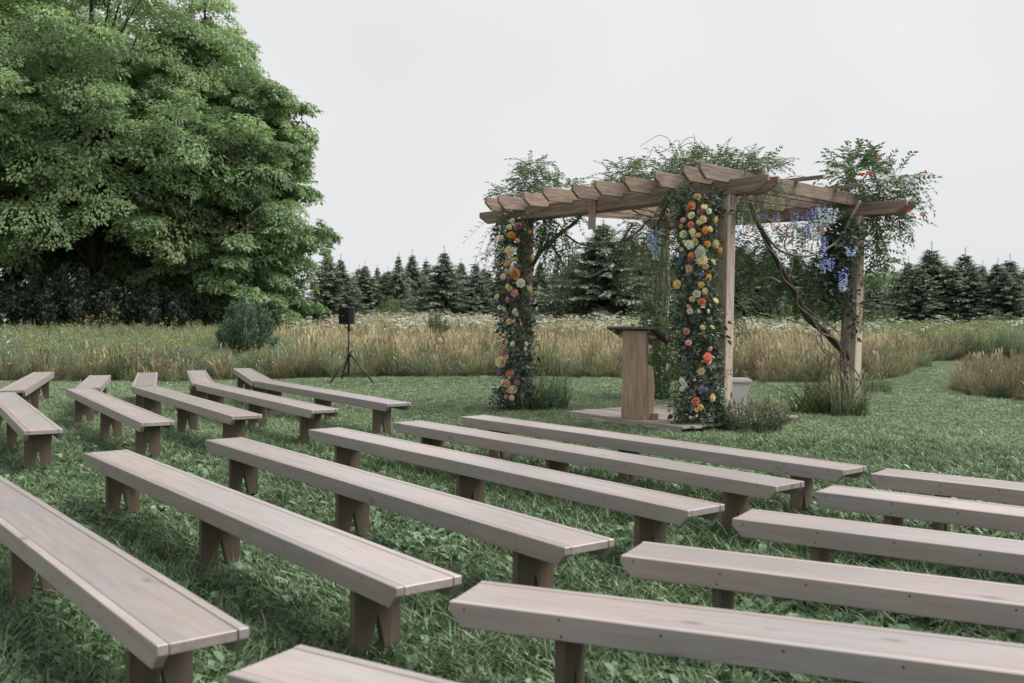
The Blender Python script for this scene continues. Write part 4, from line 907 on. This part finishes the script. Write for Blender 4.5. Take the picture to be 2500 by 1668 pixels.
for (x, y, Y, rad, n, T) in ((1880, 640, 15.3, (.5, .4, .35), 40, PIN), (1800, 575, 15.5, (.5, .4, .25), 40, PIN), (1720, 570, 15.3, (.25, .3, .35), 44, PIN), (1745, 640, 15.3, (.4, .3, .3), 50, FERN + PIN), (1690, 700, 14.6, (.2, .2, .4), 36, PIN), (1900, 690, 15.2, (.3, .3, .25), 36, PIN), (1830, 515, 16.6, (.6, .4, .10), 34, PIN), (1990, 690, 15.1, (.12, .15, .2), 12, PIN), (1690, 610, 15.4, (.3, .3, .35), 60, PIN + FERN), (1765, 600, 15.7, (.35, .3, .3), 60, PIN), (1830, 645, 15.6, (.4, .3, .3), 60, PIN), (1885, 600, 15.6, (.3, .3, .25), 30, PIN)):
    cl(fo, x, y, Y, rad, n, T, bias=(0, 0, -.4), o=o2, shell=.1)
tag(fo.build('foliage', [M['vine']], v2), kind='stuff')
fo = MB()
for (x, y, Y, rad, n) in ((1910, 530, 14.75, (.16, .16, .16), 50), (1922, 580, 14.7, (.16, .16, .22), 80), (1912, 630, 14.75, (.14, .16, .2), 60), (1940, 535, 14.75, (.14, .16, .2), 50), (1920, 665, 14.8, (.10, .1, .14), 26), (1905, 500, 14.8, (.2, .15, .08), 24), (1955, 720, 14.9, (.05, .05, .2), 10)):
    cl(fo, x, y, Y, rad, n, BROAD, bias=(0, -.25, -.5), o=o2)
tag(fo.build('broad_foliage', [M['ivy']], v2), kind='stuff')
mbt = MB()   # trumpet blossom: a flared tube
th = np.linspace(0, 6.283, 7)[:6]
prof = ((0, .004), (.03, .007), (.055, .011), (.068, .026)); V = np.array([(z, q * math.cos(t), q * math.sin(t)) for z, q in prof for t in th]); F_ = []
for i in range(3):
    for j in range(6): a, b_ = 6 * i + j, 6 * i + (j + 1) % 6; F_ += [(a, b_, b_ + 6), (a, b_ + 6, a + 6)]
mbt.add(V, F_, var=.5)
M['trumpet'] = leaf_mat('trumpet_blossom', (.55, .09, .02), (.68, .15, .03), (.75, .25, .05), trans=.2)
tm = mbt.mesh('trumpet_blossom', M['trumpet'])
for i, (x, y, Y) in enumerate(((2105, 429, 14.5), (2112, 431, 14.5), (2117, 427, 14.5), (2138, 393, 14.6), (2248, 423, 14.5), (2212, 522, 14.5), (2245, 526, 14.5))):
    q = bpy.data.objects.new('blossom', tm); C.objects.link(q); q.parent = v2; q.location = px(x, y, Y) - o2; q.rotation_euler = (0, random.uniform(-.6, .3), random.uniform(-2.5, .6)); q.scale = (1.15,) * 3

# vine shrub round the back post
BP = loc2w(0, SIDE); v3 = empty('post_vine', (BP[0], BP[1], 0), label='dense green vine wrapping the foot of the back post behind the lectern', cat='vine'); o4 = np.array([BP[0], BP[1], 0])
fo = MB(); st = MB()
for (x, y, Y, rad, n, T) in ((1500, 735, 17, (.26, .3, .22), 60, BROAD + PIN), (1530, 780, 17, (.3, .3, .35), 90, BROAD + PIN), (1510, 850, 17, (.25, .3, .35), 80, BROAD + PIN), (1530, 895, 16.9, (.28, .3, .25), 70, PIN + BROAD), (1560, 740, 17.2, (.2, .2, .3), 40, PIN), (1480, 712, 17, (.1, .1, .18), 14, BROAD), (1500, 690, 17.2, (.08, .1, .12), 12, BROAD), (1525, 640, 17.4, (.14, .14, .3), 30, PIN), (1520, 560, 17.4, (.2, .2, .3), 44, PIN + WILLOW)):
    cl(fo, x, y, Y, rad, n, T, o=o4, bias=(0, 0, -.1))
for k in range(6):
    a = r.uniform(0, 6.28); q_ = MB(); tube(q_, catmull([(.1 * math.cos(a), .1 * math.sin(a), 0), (.12 * math.cos(a + .6), .12 * math.sin(a + .6), .9), (.13 * math.cos(a + 1.2), .13 * math.sin(a + 1.2), 1.9), (.1 * math.cos(a + 2), .1 * math.sin(a + 2), 2.9)], 6), .014, .008, 5); q_.build('stem', M['vine_bark'], v3)
tag(fo.build('foliage', [M['vine']], v3), kind='stuff')

# ------------------------------------------------------------------ flowers
def rosebud(r, rings=((4, .30, 1.25), (6, .62, .95), (7, .92, .5)), wide=.62):
    """layered round blossom facing +Z, unit radius"""
    mb = MB()
    for (n, rad, up) in rings:
        a0 = r.uniform(0, 6.28)
        for j in range(n):
            a = a0 + 6.283 * j / n; d = np.array([math.cos(a), math.sin(a), 0]); s = np.array([-d[1], d[0], 0]); w_ = wide * (.55 + .45 * rad)
            b0 = d * .12 * rad; b1 = d * rad * .8 + np.array([0, 0, .32 * up]); b2 = d * rad * (1.0 - .25 * up * .4) + np.array([0, 0, .62 * up])
            mb.add([b0, b1 - s * w_, b1 + s * w_, b2 - s * w_ * .6, b2 + s * w_ * .6], [(0, 2, 1), (1, 2, 4), (1, 4, 3)], var=float(np.clip(r.normal(.5, .2) + .25 * (1 - rad) , 0, 1)))
    mb.add([(.14, 0, .5), (-.07, .12, .5), (-.07, -.12, .5), (0, 0, .66)], [(0, 1, 3), (1, 2, 3), (2, 0, 3)], var=.95)
    return mb
def dahlia(r):
    mb = MB(); lv, lf = leaf(1.0, .34)
    for n, L_, e in ((12, 1.0, .12), (10, .8, .5), (7, .55, .95), (4, .35, 1.3)):
        a = np.arange(n) * 6.283 / n + r.uniform(0, 6); f = np.stack([np.cos(a) * math.cos(e), np.sin(a) * math.cos(e), math.sin(e) + 0 * a], 1)
        mb.inst(lv, lf, scale3(frames(f, np.tile([0, 0, 1.], (n, 1))), L_ * r.uniform(.85, 1.1, n)), np.zeros((n, 3)), var=np.clip(r.normal(.55, .2, n), 0, 1))
    return mb
def petal_mat(name, c):
    d = tuple(x * .5 for x in c); l = tuple(min(.92, x * 1.2 + .06) for x in c)
    return leaf_mat(name, d, c, l, rough=.6, trans=.22, spec=.2)
PET = {'or': (.89, .46, .16), 'ro': (.88, .40, .20), 'ye': (.89, .69, .34), 'pe': (.90, .66, .50), 'cr': (.85, .77, .52), 'wh': (.86, .86, .81), 'co': (.84, .33, .26), 'pk': (.82, .47, .45), 'mv': (.55, .28, .42), 'pu': (.34, .23, .46), 'bl': (.22, .23, .55)}
FM = {}
for k, c in PET.items():
    m = petal_mat('petal_' + {'or': 'orange', 'ro': 'red_orange', 'ye': 'yellow', 'pe': 'peach', 'cr': 'cream', 'wh': 'white', 'co': 'coral', 'pk': 'pink', 'mv': 'mauve', 'pu': 'purple', 'bl': 'blue'}[k], c)
    FM[k] = (rosebud(r).mesh('blossom', m), rosebud(r, ((3, .25, 1.3), (5, .55, 1.15), (5, .8, .8))).mesh('blossom', m), dahlia(r).mesh('blossom', m))
def floral_column(name, label, xc, yc, Y, z0, z1, rad, n, flowers, seed):
    r = np.random.default_rng(seed); ax = px(xc, yc, Y); root = empty(name, (ax[0], ax[1], 0), label=label, cat='floral garland', group='flower garlands up the pergola posts')
    dark = MB(); grey = MB(); tiny = MB(); wob = lambda z: np.array([.05 * math.sin(z * 2.3 + seed), .03 * math.cos(z * 1.9), 0])
    for i in range(n):
        z = r.uniform(z0, z1); a = r.uniform(0, 6.283); rr = rad * r.uniform(.35, .95) * (1 + .18 * math.sin(z * 5 + 2 * a) + (.22 if z < z0 + .35 else 0)); p = wob(z) + np.array([rr * math.cos(a), rr * math.sin(a), z])
        f = np.array([math.cos(a), math.sin(a), r.uniform(-1.2, .35)]) + .4 * r.normal(size=3); m3 = frames(f[None], np.array([[math.cos(a), math.sin(a), .7]]) + .3 * unit(1, r))[0] * r.uniform(.5, .95)
        u = r.uniform()
        if u < .48: dark.merge(BROAD[r.integers(0, 3)], m3 * 1.15, p, r.normal(0, .15))
        elif u < .62: dark.merge(PIN[r.integers(0, 5)], m3 * .8, p, r.normal(0, .12))
        elif u < .76: grey.merge(OLIVE[r.integers(0, 3)], m3, p, r.normal(0, .15))
        elif u < .94: grey.merge(ROUND[r.integers(0, 3)], m3 * .9, p, r.normal(0, .15))
        else:
            k = 9; q = p * 1.0 + np.array([math.cos(a), math.sin(a), 0]) * .05 + r.normal(0, .035, (k, 3)); lv, lf = leaf(.022, .018)
            tiny.inst(lv, lf, frames(unit(k, r), unit(k, r)), q, var=r.uniform(0, 1, k))
    tag(dark.build('foliage', M['ivy'], root), kind='stuff'); tag(grey.build('grey_foliage', M['eucalyptus'], root), kind='stuff'); tag(tiny.build('filler_blossom', M['white_bloom'], root), kind='stuff')
    for (x, y, c, s) in flowers:
        dx = (x - xc) * Y / FPX; q = 1 - min(1, (dx / (rad * 1.3)) ** 2); dep = rad * (.70 + .70 * math.sqrt(q)) + .075; P_ = px(x, y, Y - dep)
        me = FM[c][2 if s < 0 else int(r.integers(0, 2))]; o = bpy.data.objects.new('blossom', me); C.objects.link(o); o.parent = root; o.location = P_ - np.array([ax[0], ax[1], 0])
        d = Vector((dx / rad * .8 + r.normal(0, .4), -1.0, .15 + r.normal(0, .4))); o.rotation_mode = 'QUATERNION'; o.rotation_quaternion = d.to_track_quat('Z', 'Y')
        k = r.uniform(1.1, 1.5) * abs(s) * Y / FPX; o.scale = (k, k, k)
    return root
FLF = [(1249, 573, 'or', 8), (1262, 588, 'or', 7), (1266, 551, 'mv', 6), (1260, 556, 'mv', 5), (1292, 566, 'ro', 6), (1299, 581, 'mv', 5), (1302, 601, 'mv', 6), (1242, 610, 'cr', -12), (1256, 613, 'wh', 8), (1258, 632, 'cr', 7), (1244, 641, 'ye', 8), (1217, 642, 'ro', 5), (1260, 650, 'pu', 6), (1253, 657, 'wh', 7), (1242, 666, 'pe', 7), (1258, 668, 'or', 9), (1229, 675, 'cr', -9), (1243, 680, 'mv', 6), (1303, 682, 'mv', 6), (1298, 629, 'pe', 7), (1271, 692, 'wh', 9), (1214, 583, 'wh', 5), (1226, 611, 'cr', 6), (1243, 555, 'cr', 6), (1225, 582, 'pe', 6), (1252, 540, 'cr', 5), (1245, 621, 'pe', 6), (1236, 648, 'pe', 5), (1259, 677, 'ye', 7),
       (1291, 707, 'cr', 8), (1258, 718, 'pk', 9), (1215, 726, 'pe', 7), (1240, 732, 'mv', 6), (1221, 752, 'wh', 6), (1232, 753, 'wh', 6), (1211, 794, 'pe', 6), (1244, 785, 'pe', 7), (1251, 786, 'cr', 5), (1257, 794, 'mv', 6), (1271, 791, 'cr', 4), (1312, 716, 'wh', 6), (1309, 754, 'wh', 5), (1306, 735, 'wh', 5), (1315, 702, 'wh', 5), (1227, 832, 'pe', 6), (1238, 837, 'ye', 5), (1252, 840, 'wh', 6), (1234, 856, 'mv', 7), (1239, 873, 'pk', 7), (1223, 884, 'cr', 10), (1228, 890, 'pe', 6), (1246, 915, 'co', 9), (1239, 935, 'pk', 8), (1260, 934, 'mv', 7), (1227, 933, 'wh', 6), (1251, 953, 'cr', 9), (1242, 953, 'pe', 6), (1237, 968, 'pk', 6), (1250, 971, 'wh', 5), (1280, 851, 'wh', 6), (1283, 840, 'wh', 5), (1258, 760, 'wh', 6), (1262, 768, 'wh', 4), (1245, 705, 'pe', 6), (1240, 700, 'cr', 6), (1236, 775, 'mv', 6), (1218, 912, 'pu', 5), (1305, 800, 'wh', 5), (1300, 870, 'ye', 4), (1303, 885, 'ye', 4), (1238, 660, 'cr', 5)]
FCF = [(1719, 509, 'pe', 8), (1729, 516, 'wh', 7), (1710, 519, 'mv', 8), (1716, 536, 'pe', 9), (1709, 545, 'cr', 8), (1745, 536, 'ye', 8), (1719, 562, 'or', 10), (1704, 481, 'ye', 7), (1724, 597, 'or', 8), (1746, 596, 'cr', 8), (1756, 611, 'or', 7), (1709, 615, 'wh', 11), (1714, 634, 'cr', -14), (1723, 650, 'pe', 7), (1725, 677, 'or', 9), (1708, 670, 'bl', 7), (1713, 697, 'ye', 9), (1687, 502, 'ro', 9), (1643, 551, 'mv', 6), (1668, 540, 'pk', 6), (1687, 549, 'co', 7), (1689, 527, 'cr', 8), (1669, 573, 'cr', 7), (1690, 565, 'cr', -10), (1682, 600, 'wh', 10), (1696, 592, 'cr', 9), (1671, 592, 'cr', 6), (1686, 624, 'or', 8), (1682, 656, 'pk', -10), (1684, 636, 'mv', 6), (1654, 694, 'ye', 8), (1717, 710, 'cr', 8), (1701, 718, 'wh', 9), (1722, 724, 'mv', 6), (1713, 738, 'co', 7), (1745, 736, 'cr', 7), (1690, 731, 'pe', 7), (1680, 750, 'pk', 6), (1685, 760, 'wh', 7), (1676, 809, 'pk', 7), (1681, 838, 'pk', 6), (1732, 850, 'pk', 7), (1725, 875, 'co', 11), (1712, 906, 'cr', -11), (1737, 971, 'pe', 10), (1712, 952, 'pu', 6), (1722, 951, 'pu', 6), (1698, 979, 'co', 8), (1709, 995, 'ye', 8), (1700, 1001, 'pe', 5), (1672, 570, 'wh', 5), (1655, 600, 'wh', 5), (1665, 608, 'wh', 5), (1700, 480, 'pe', 5), (1733, 560, 'cr', 6), (1670, 700, 'pu', 5), (1660, 640, 'bl', 5), (1704, 760, 'cr', 6), (1715, 800, 'cr', 5), (1690, 868, 'bl', 5), (1671, 877, 'pu', 5), (1667, 930, 'wh', 7), (1665, 950, 'wh', 6), (1672, 940, 'wh', 6), (1693, 575, 'pe', 6), (1705, 575, 'pe', 6), (1680, 512, 'mv', 5), (1664, 552, 'pk', 5), (1740, 640, 'cr', 6), (1728, 760, 'wh', 5), (1738, 800, 'cr', 5)]
floral_column('floral_garland', 'garland of foliage and orange, cream and mauve blossoms up the far post', 1258, 770, 15.02, 0.05, 2.85, 0.20, 780, FLF, 81)
floral_column('floral_garland', 'thick garland of orange, white and coral blossoms up the nearest post', 1702, 770, 12.58, 0.02, 2.98, 0.205, 1150, FCF, 82)

# hanging blue and pink flower spikes
def spike(r, L, R_, n=46):
    mb = MB(); lv, lf = leaf(.034, .03); t = r.uniform(0, 1, n); a = r.uniform(0, 6.283, n); rr = R_ * (1 - .72 * t) * r.uniform(.5, 1, n)
    pos = np.stack([rr * np.cos(a), rr * np.sin(a), -L * t], 1); f = np.stack([np.cos(a), np.sin(a), -.3 + 0 * a], 1) + .5 * unit(n, r)
    mb.inst(lv, lf, frames(f, unit(n, r)), pos, var=np.clip(.25 + .5 * t + r.normal(0, .2, n), 0, 1)); tube(mb, [(0, 0, .05), (0, 0, -L)], .003, .002, 3, var=.4)
    return mb
M['blue'] = leaf_mat('violet_blue_petal', (0.188, 0.195, 0.586), (0.375, 0.410, 0.897), (0.750, 0.839, 0.900), trans=.25)
M['light_blue'] = leaf_mat('light_blue_petal', (0.374, 0.489, 0.862), (0.604, 0.719, 0.900), (0.834, 0.900, 0.900), trans=.25)
M['pink'] = leaf_mat('dusty_pink_petal', (0.500, 0.225, 0.225), (0.725, 0.400, 0.375), (0.875, 0.575, 0.525), trans=.25)
hg = empty('hanging_garland', tuple(px(1985, 500, 15.0)), label='blue and pink flower spikes hanging under the rafters by the leafy corner post', cat='flower garland'); oh = np.array(hg.location)
for (x, y0, y1, Y, R_, m) in ((1968, 520, 571, 14.9, .055, 'blue'), (1983, 505, 576, 14.8, .065, 'blue'), (1998, 510, 578, 14.8, .075, 'light_blue'), (2014, 506, 550, 14.8, .095, 'light_blue'), (2030, 510, 540, 14.8, .10, 'light_blue'), (1940, 515, 552, 15.1, .05, 'blue'), (1860, 520, 556, 15.4, .065, 'blue'), (1787, 525, 585, 15.5, .05, 'blue'), (1893, 524, 540, 15.4, .05, 'blue'), (2008, 578, 606, 14.7, .045, 'blue'), (2010, 604, 660, 14.7, .045, 'blue'), (2028, 630, 657, 14.6, .045, 'blue'), (2060, 655, 702, 14.6, .06, 'blue'), (2056, 690, 708, 14.6, .04, 'light_blue'), (2077, 606, 622, 14.5, .07, 'blue'), (1799, 562, 590, 15.5, .06, 'blue'), (1843, 525, 560, 15.6, .05, 'blue'), (1808, 520, 545, 15.5, .05, 'light_blue'), (1892, 535, 560, 15.3, .07, 'pink'), (1930, 548, 575, 15.2, .07, 'pink'), (2007, 545, 568, 14.8, .05, 'pink'), (1832, 540, 560, 15.5, .06, 'pink'), (1828, 605, 616, 15.5, .05, 'light_blue'), (1602, 560, 626, 13.4, .075, 'light_blue'), (1592, 572, 604, 13.4, .06, 'blue')):
    Y -= .5; p = px(x, y0, Y); L_ = 1.12 * (y1 - y0) * Y / FPX; R_ *= 1.15
    tag(spike(r, L_, R_, int(30 + 160 * L_ * (R_ / .06))).build('flower_spike', M[m], hg, loc=p - oh), kind=None)

# ------------------------------------------------------------------ plants at the foot of the posts
def weed_clump(name, label, x, y, H, rad, n, mats, seed, leafy=20):
    r = np.random.default_rng(seed); g_ = dgp(x, y); root = empty(name, (g_[0], g_[1], 0), label=label, cat='plant', group='plants at the foot of the pergola posts')
    mb = blade_clump(n, H * .4, H, rad, .009, .7, r); grass_heads(mb, n // 6, H * .7, H * 1.15, rad, r); tag(mb.build('blades', M[mats[0]], root), kind='stuff')
    if leafy: tag(stalk_plant(leafy, H * .4, H * .9, rad, r, .09, .03, 16, 0, 0, 0, .35).build('foliage', M[mats[1]], root), kind='stuff')
    return root
weed_clump('weed_clump', 'dark grassy weeds right of the far flowered post', 1245, 938, .70, .40, 280, ('green_grass', 'shrub'), 91)
weed_clump('weed_clump', 'low weeds at the very foot of the far flowered post', 1195, 940, .34, .34, 200, ('green_grass', 'shrub'), 92)
weed_clump('weed_clump', 'brownish weeds right of the nearest flowered post', 1722, 990, .44, .40, 190, ('rust_grass', 'weed_plant'), 93, 40)
weed_clump('weed_clump', 'thin weeds before the white garden bench', 1762, 975, .36, .30, 120, ('green_grass', 'weed_plant'), 94)
weed_clump('weed_clump', 'rusty grass tuft left of the leafy corner post', 1895, 945, .78, .30, 200, ('rust_grass', 'weed_plant'), 95, 14)
weed_clump('weed_clump', 'tangle of weeds at the foot of the leafy corner post', 1938, 955, .66, .32, 240, ('green_grass', 'weed_plant'), 96, 34)
weed_clump('weed_clump', 'low grey weeds right of the leafy corner post', 1985, 900, .42, .5, 150, ('green_grass', 'shrub'), 97, 30)
g_ = dgp(1852, 950); dl = empty('daylily', (g_[0], g_[1], 0), label='daylily clump with arching sword leaves beside the leafy corner post', cat='plant', group='plants at the foot of the pergola posts')
mb = blade_clump(70, .35, .75, .22, .026, 1.25, np.random.default_rng(98), seg=5); tag(mb.build('leaves', M['sword'], dl), kind='stuff')

# ------------------------------------------------------------------ benches
BW, BH, AT = 0.31, 0.43, 0.038
def bench(label, corner, ang, L, group):
    """corner: near left top corner; ang: direction of its length"""
    u = np.array([math.cos(ang), math.sin(ang)]); v = np.array([-u[1], u[0]]); c = np.asarray(corner[:2]) + u * L / 2 + v * BW / 2
    root = empty('wooden_bench', (c[0], c[1], 0), ang, label=label, cat='bench', group=group)
    board('seat_board', L - 0.004, 0.038, BW - 2 * AT - 0.005, M['bench'], root, (0, 0, BH - 0.020 + random.uniform(-.001, .001)), (0, 0, 0), 0.003)
    ap = {}
    for s in (-1, 1):
        ap[s] = board('apron', L, 0.092, AT, M['bench'], root, (0, s * (BW / 2 - AT / 2), BH - 0.046), (0, 0, 0), 0.003, 0.056, cutlen=0.052)
    hh = BH - 0.042; hw = BW / 2 - AT - 0.003
    for x in (-(L / 2 - 0.42), random.uniform(-.04, .04), L / 2 - 0.42):
        poly = [(hh, -hw), (hh, hw), (-.02, hw), (-.02, 0.05), (hh * .40, 0.012), (hh * .52, 0.004), (hh * .52, -0.004), (hh * .40, -0.012), (-.02, -0.05), (-.02, -hw)]
        o = bm_obj('leg', prism(poly, -0.021, 0.021, 0.002), M['bench_leg'], root); o.matrix_basis = Matrix(((0, 1, 0, x), (0, 0, 1, 0), (1, 0, 0, 0), (0, 0, 0, 1)))
    th = np.linspace(0, 6.283, 7)[:6]; ring = np.array([(0.0048 * math.cos(t), 0, 0.0048 * math.sin(t)) for t in th]); F_ = [(0, i, i + 1) for i in range(1, 5)]
    for s in (-1, 1):
        sc_ = MB(); x = -L / 2 + .07
        while x < L / 2 - .03:
            for z in ((BH - .022, BH - .072) if min(abs(x - q) for q in (-(L / 2 - .42), 0, L / 2 - .42)) < .12 else (BH - .022,)):
                sc_.add(ring + np.array([x + random.uniform(-.02, .02), s * (AT / 2 + .0012), z - BH + 0.046 + random.uniform(-.006, .006)]), F_ if s > 0 else [f[::-1] for f in F_])
            x += 0.37
        tag(sc_.build('screw_heads', M['screw'], ap[s]), kind='stuff')
    return root
random.seed(21)
GC, GR, GL, GF = 'benches of the middle block', 'benches of the near right block', 'benches of the far left block', 'end benches joined to the far left block'
for lb, c, a, L in (('long bench of the middle block nearest to the pergola platform', (-0.5105, 9.9667), -0.8553, 4.237), ('long middle bench, second from the pergola platform', (-1.1198, 9.4003), -0.8743, 4.292),
                    ('long middle bench, third from the pergola platform, with a bare pale end', (-1.7978, 8.7986), -0.9000, 4.427), ('long middle bench, fourth from the pergola platform', (-2.4851, 8.0481), -0.9190, 4.503),
                    ('long middle bench, fifth from the pergola platform, both ends in view', (-3.1362, 7.2696), -0.9103, 4.398)): bench(lb, c, a, L, GC)
a = math.atan2(-.782, .623); u = np.array([math.cos(a), math.sin(a)]); far_ = np.array([-0.873, 3.311]); v = np.array([-u[1], u[0]]); bench('nearest bench of the middle block, cut by the left picture edge', far_ - v * BW - u * 4.4, a, 4.4, GC)
for lb, near, nr in (('near right bench closest to the pergola, cut by the right picture edge', (2.408, 6.634), (3.131, 6.041)), ('near right bench, second behind the one closest to the pergola', (1.827, 5.949), (2.727, 5.255)), ('near right bench, third behind the one closest to the pergola', (1.152, 5.144), (2.297, 4.419)),
                     ('near right bench, fourth behind the one closest to the pergola', (0.484, 4.338), (1.896, 3.638)), ('big near right bench in front of the lower right picture corner', (-0.224, 3.629), (1.535, 2.935))):
    bench(lb, near, math.atan2(nr[1] - near[1], nr[0] - near[0]), 4.3, GR)
a = math.atan2(2.827 - 3.149, -.135 + .667); v = np.array([-math.sin(a), math.cos(a)]); bench('bench showing only its far corner at the bottom picture edge', np.array([-.667, 3.149]) - v * BW, a, 4.3, GR)
for lb, c, a, L in (('far left bench nearest to the pergola, its right end below the speaker', (-3.8056, 14.6219), -0.9543, 4.149), ('far left bench, second from the pergola side', (-4.4446, 13.9580), -0.9812, 4.209), ('far left bench, third from the pergola side', (-5.1026, 13.3744), -0.9900, 4.263)): bench(lb, c, a, L, GL)
p0, p1 = np.array([-5.805, 12.941]), np.array([-3.432, 9.188]); bench('far left bench, fourth from the pergola side', p0, math.atan2(*(p1 - p0)[::-1]), float(np.linalg.norm(p1 - p0)), GL)
p1 = np.array([-4.18, 8.507]); a = -1.020; L = 4.35; bench('far left bench cut by the left picture edge, its end toward the viewer', p1 - L * np.array([math.cos(a), math.sin(a)]), a, L, GL)
for lb, nl, nr, fl, fr in (('angled end bench joined to the far left bench nearest the pergola', (-3.835, 14.72), (-3.50, 14.62), (-4.949, 17.66), (-4.652, 17.70)), ('angled end bench joined to the second far left bench', (-4.558, 14.10), (-4.188, 14.06), (-5.56, 16.93), (-5.205, 16.98)),
                           ('angled end bench joined to the third far left bench', (-5.189, 13.54), (-4.847, 13.58), (-6.137, 16.25), (-5.784, 16.30)), ('angled end bench joined to the fourth far left bench', (-5.80, 13.16), (-5.42, 13.16), (-6.60, 15.6), (-6.28, 15.52)),
                           ('angled end bench in the far left picture corner', (-6.55, 12.6), (-6.16, 12.66), (-7.826, 16.24), (-7.414, 16.15))):
    m0 = (np.array(nl) + nr) / 2; m1 = (np.array(fl) + fr) / 2; d = m1 - m0; a = math.atan2(d[1], d[0]) + math.pi   # length runs away from the viewer
    L = float(np.linalg.norm(d)); u = np.array([math.cos(a), math.sin(a)]); v = np.array([-u[1], u[0]]); bench(lb, m1 - v * BW / 2, a, L, GF)

# ------------------------------------------------------------------ loudspeaker on its tripod
f1, f2, f3 = gp(804.5, 939), gp(913, 937.5), gp(833, 929.5)
SY = (f1[1] + f2[1] + f3[1]) / 3 - .05
hub = px(852, 866, SY); low = px(850.7, 914.4, SY); top = px(851.6, 792, SY)
sp = empty('speaker_stand', (hub[0], hub[1], 0), label='black tripod speaker stand on the lawn at the meadow edge', cat='speaker stand'); os_ = np.array([hub[0], hub[1], 0])
def tube_obj(name, P_, r0, r1, mat, parent, sides=10): mb = MB(); tube(mb, P_, r0, r1, sides); return mb.build(name, mat, parent, True)
tube_obj('pole', [low - os_, top - os_ + (0, 0, .02)], .019, .019, M['black'], sp)
tube_obj('collar', [(0, 0, hub[2] - .05), (0, 0, hub[2] + .07)], .036, .03, M['black'], sp); tube_obj('upper_collar', [(0, 0, top[2] - .13), (0, 0, top[2] - .06)], .038, .03, M['black'], sp)
tube_obj('knob', [(0.02, -.01, hub[2] + .05), (.075, -.02, hub[2] + .07)], .012, .018, M['black'], sp); tube_obj('knob', [(-.02, -.01, top[2] - .08), (-.075, -.02, top[2] - .06)], .010, .016, M['black'], sp)
for f in (f1, f2, f3):
    d = f - os_; n_ = d / np.linalg.norm(d); lg = tube_obj('leg', [n_ * .045 + (0, 0, hub[2] - .01), d * .985 + (0, 0, .012)], .017, .016, M['black'], sp)
    q = d * .62 + np.array([0, 0, (hub[2]) * .38]); tube_obj('brace', [(0, 0, low[2]), q], .008, .008, M['black'], sp, 6)
    ft = tube_obj('rubber_foot', [d * .97 + (0, 0, .03), d * 1.0 + (0, 0, .0)], .021, .021, M['black_plastic'], lg)
w_, h_ = (865.7 - 829.3) * SY / FPX, (791.6 - 750.5) * SY / FPX
lo = px(847.5, 791.6, SY); spk = empty('loudspeaker', (lo[0], lo[1], lo[2]), R(-12), label='black box loudspeaker mounted on the tripod stand', cat='loudspeaker')
bm = bmesh.new(); pl_ = [(-.15, -.10), (.085, -.12), (.15, -.05), (.12, .12), (-.10, .12)]
k = w_ / .30; a = [bm.verts.new((x * k, y * k, 0.0)) for x, y in pl_]; b_ = [bm.verts.new((x * k, y * k, h_)) for x, y in pl_]; bm.faces.new(a); bm.faces.new(b_)
for i in range(5): bm.faces.new((a[i], a[(i + 1) % 5], b_[(i + 1) % 5], b_[i]))
bmesh.ops.recalc_face_normals(bm, faces=bm.faces); bmesh.ops.bevel(bm, geom=list(bm.edges), offset=.012, segments=2, affect='EDGES'); cab = bm_obj('cabinet', bm, M['black_plastic'], spk)
gr = math.atan2(-.02, .235)
board('grille', .215 * k, h_ * .88, .006, M['grille'], cab, (-.0325 * k, -.1135 * k, h_ * .5), (0, 0, gr), .002)
board('badge', .06 * k, .008, .003, M['badge'], cab, (-.04 * k, -.1175 * k, h_ * .5), (0, 0, gr), .0)
board('led', .010, .010, .004, M['badge'], cab, (.045 * k, -.1245 * k, h_ * .07), (0, 0, gr), .0)
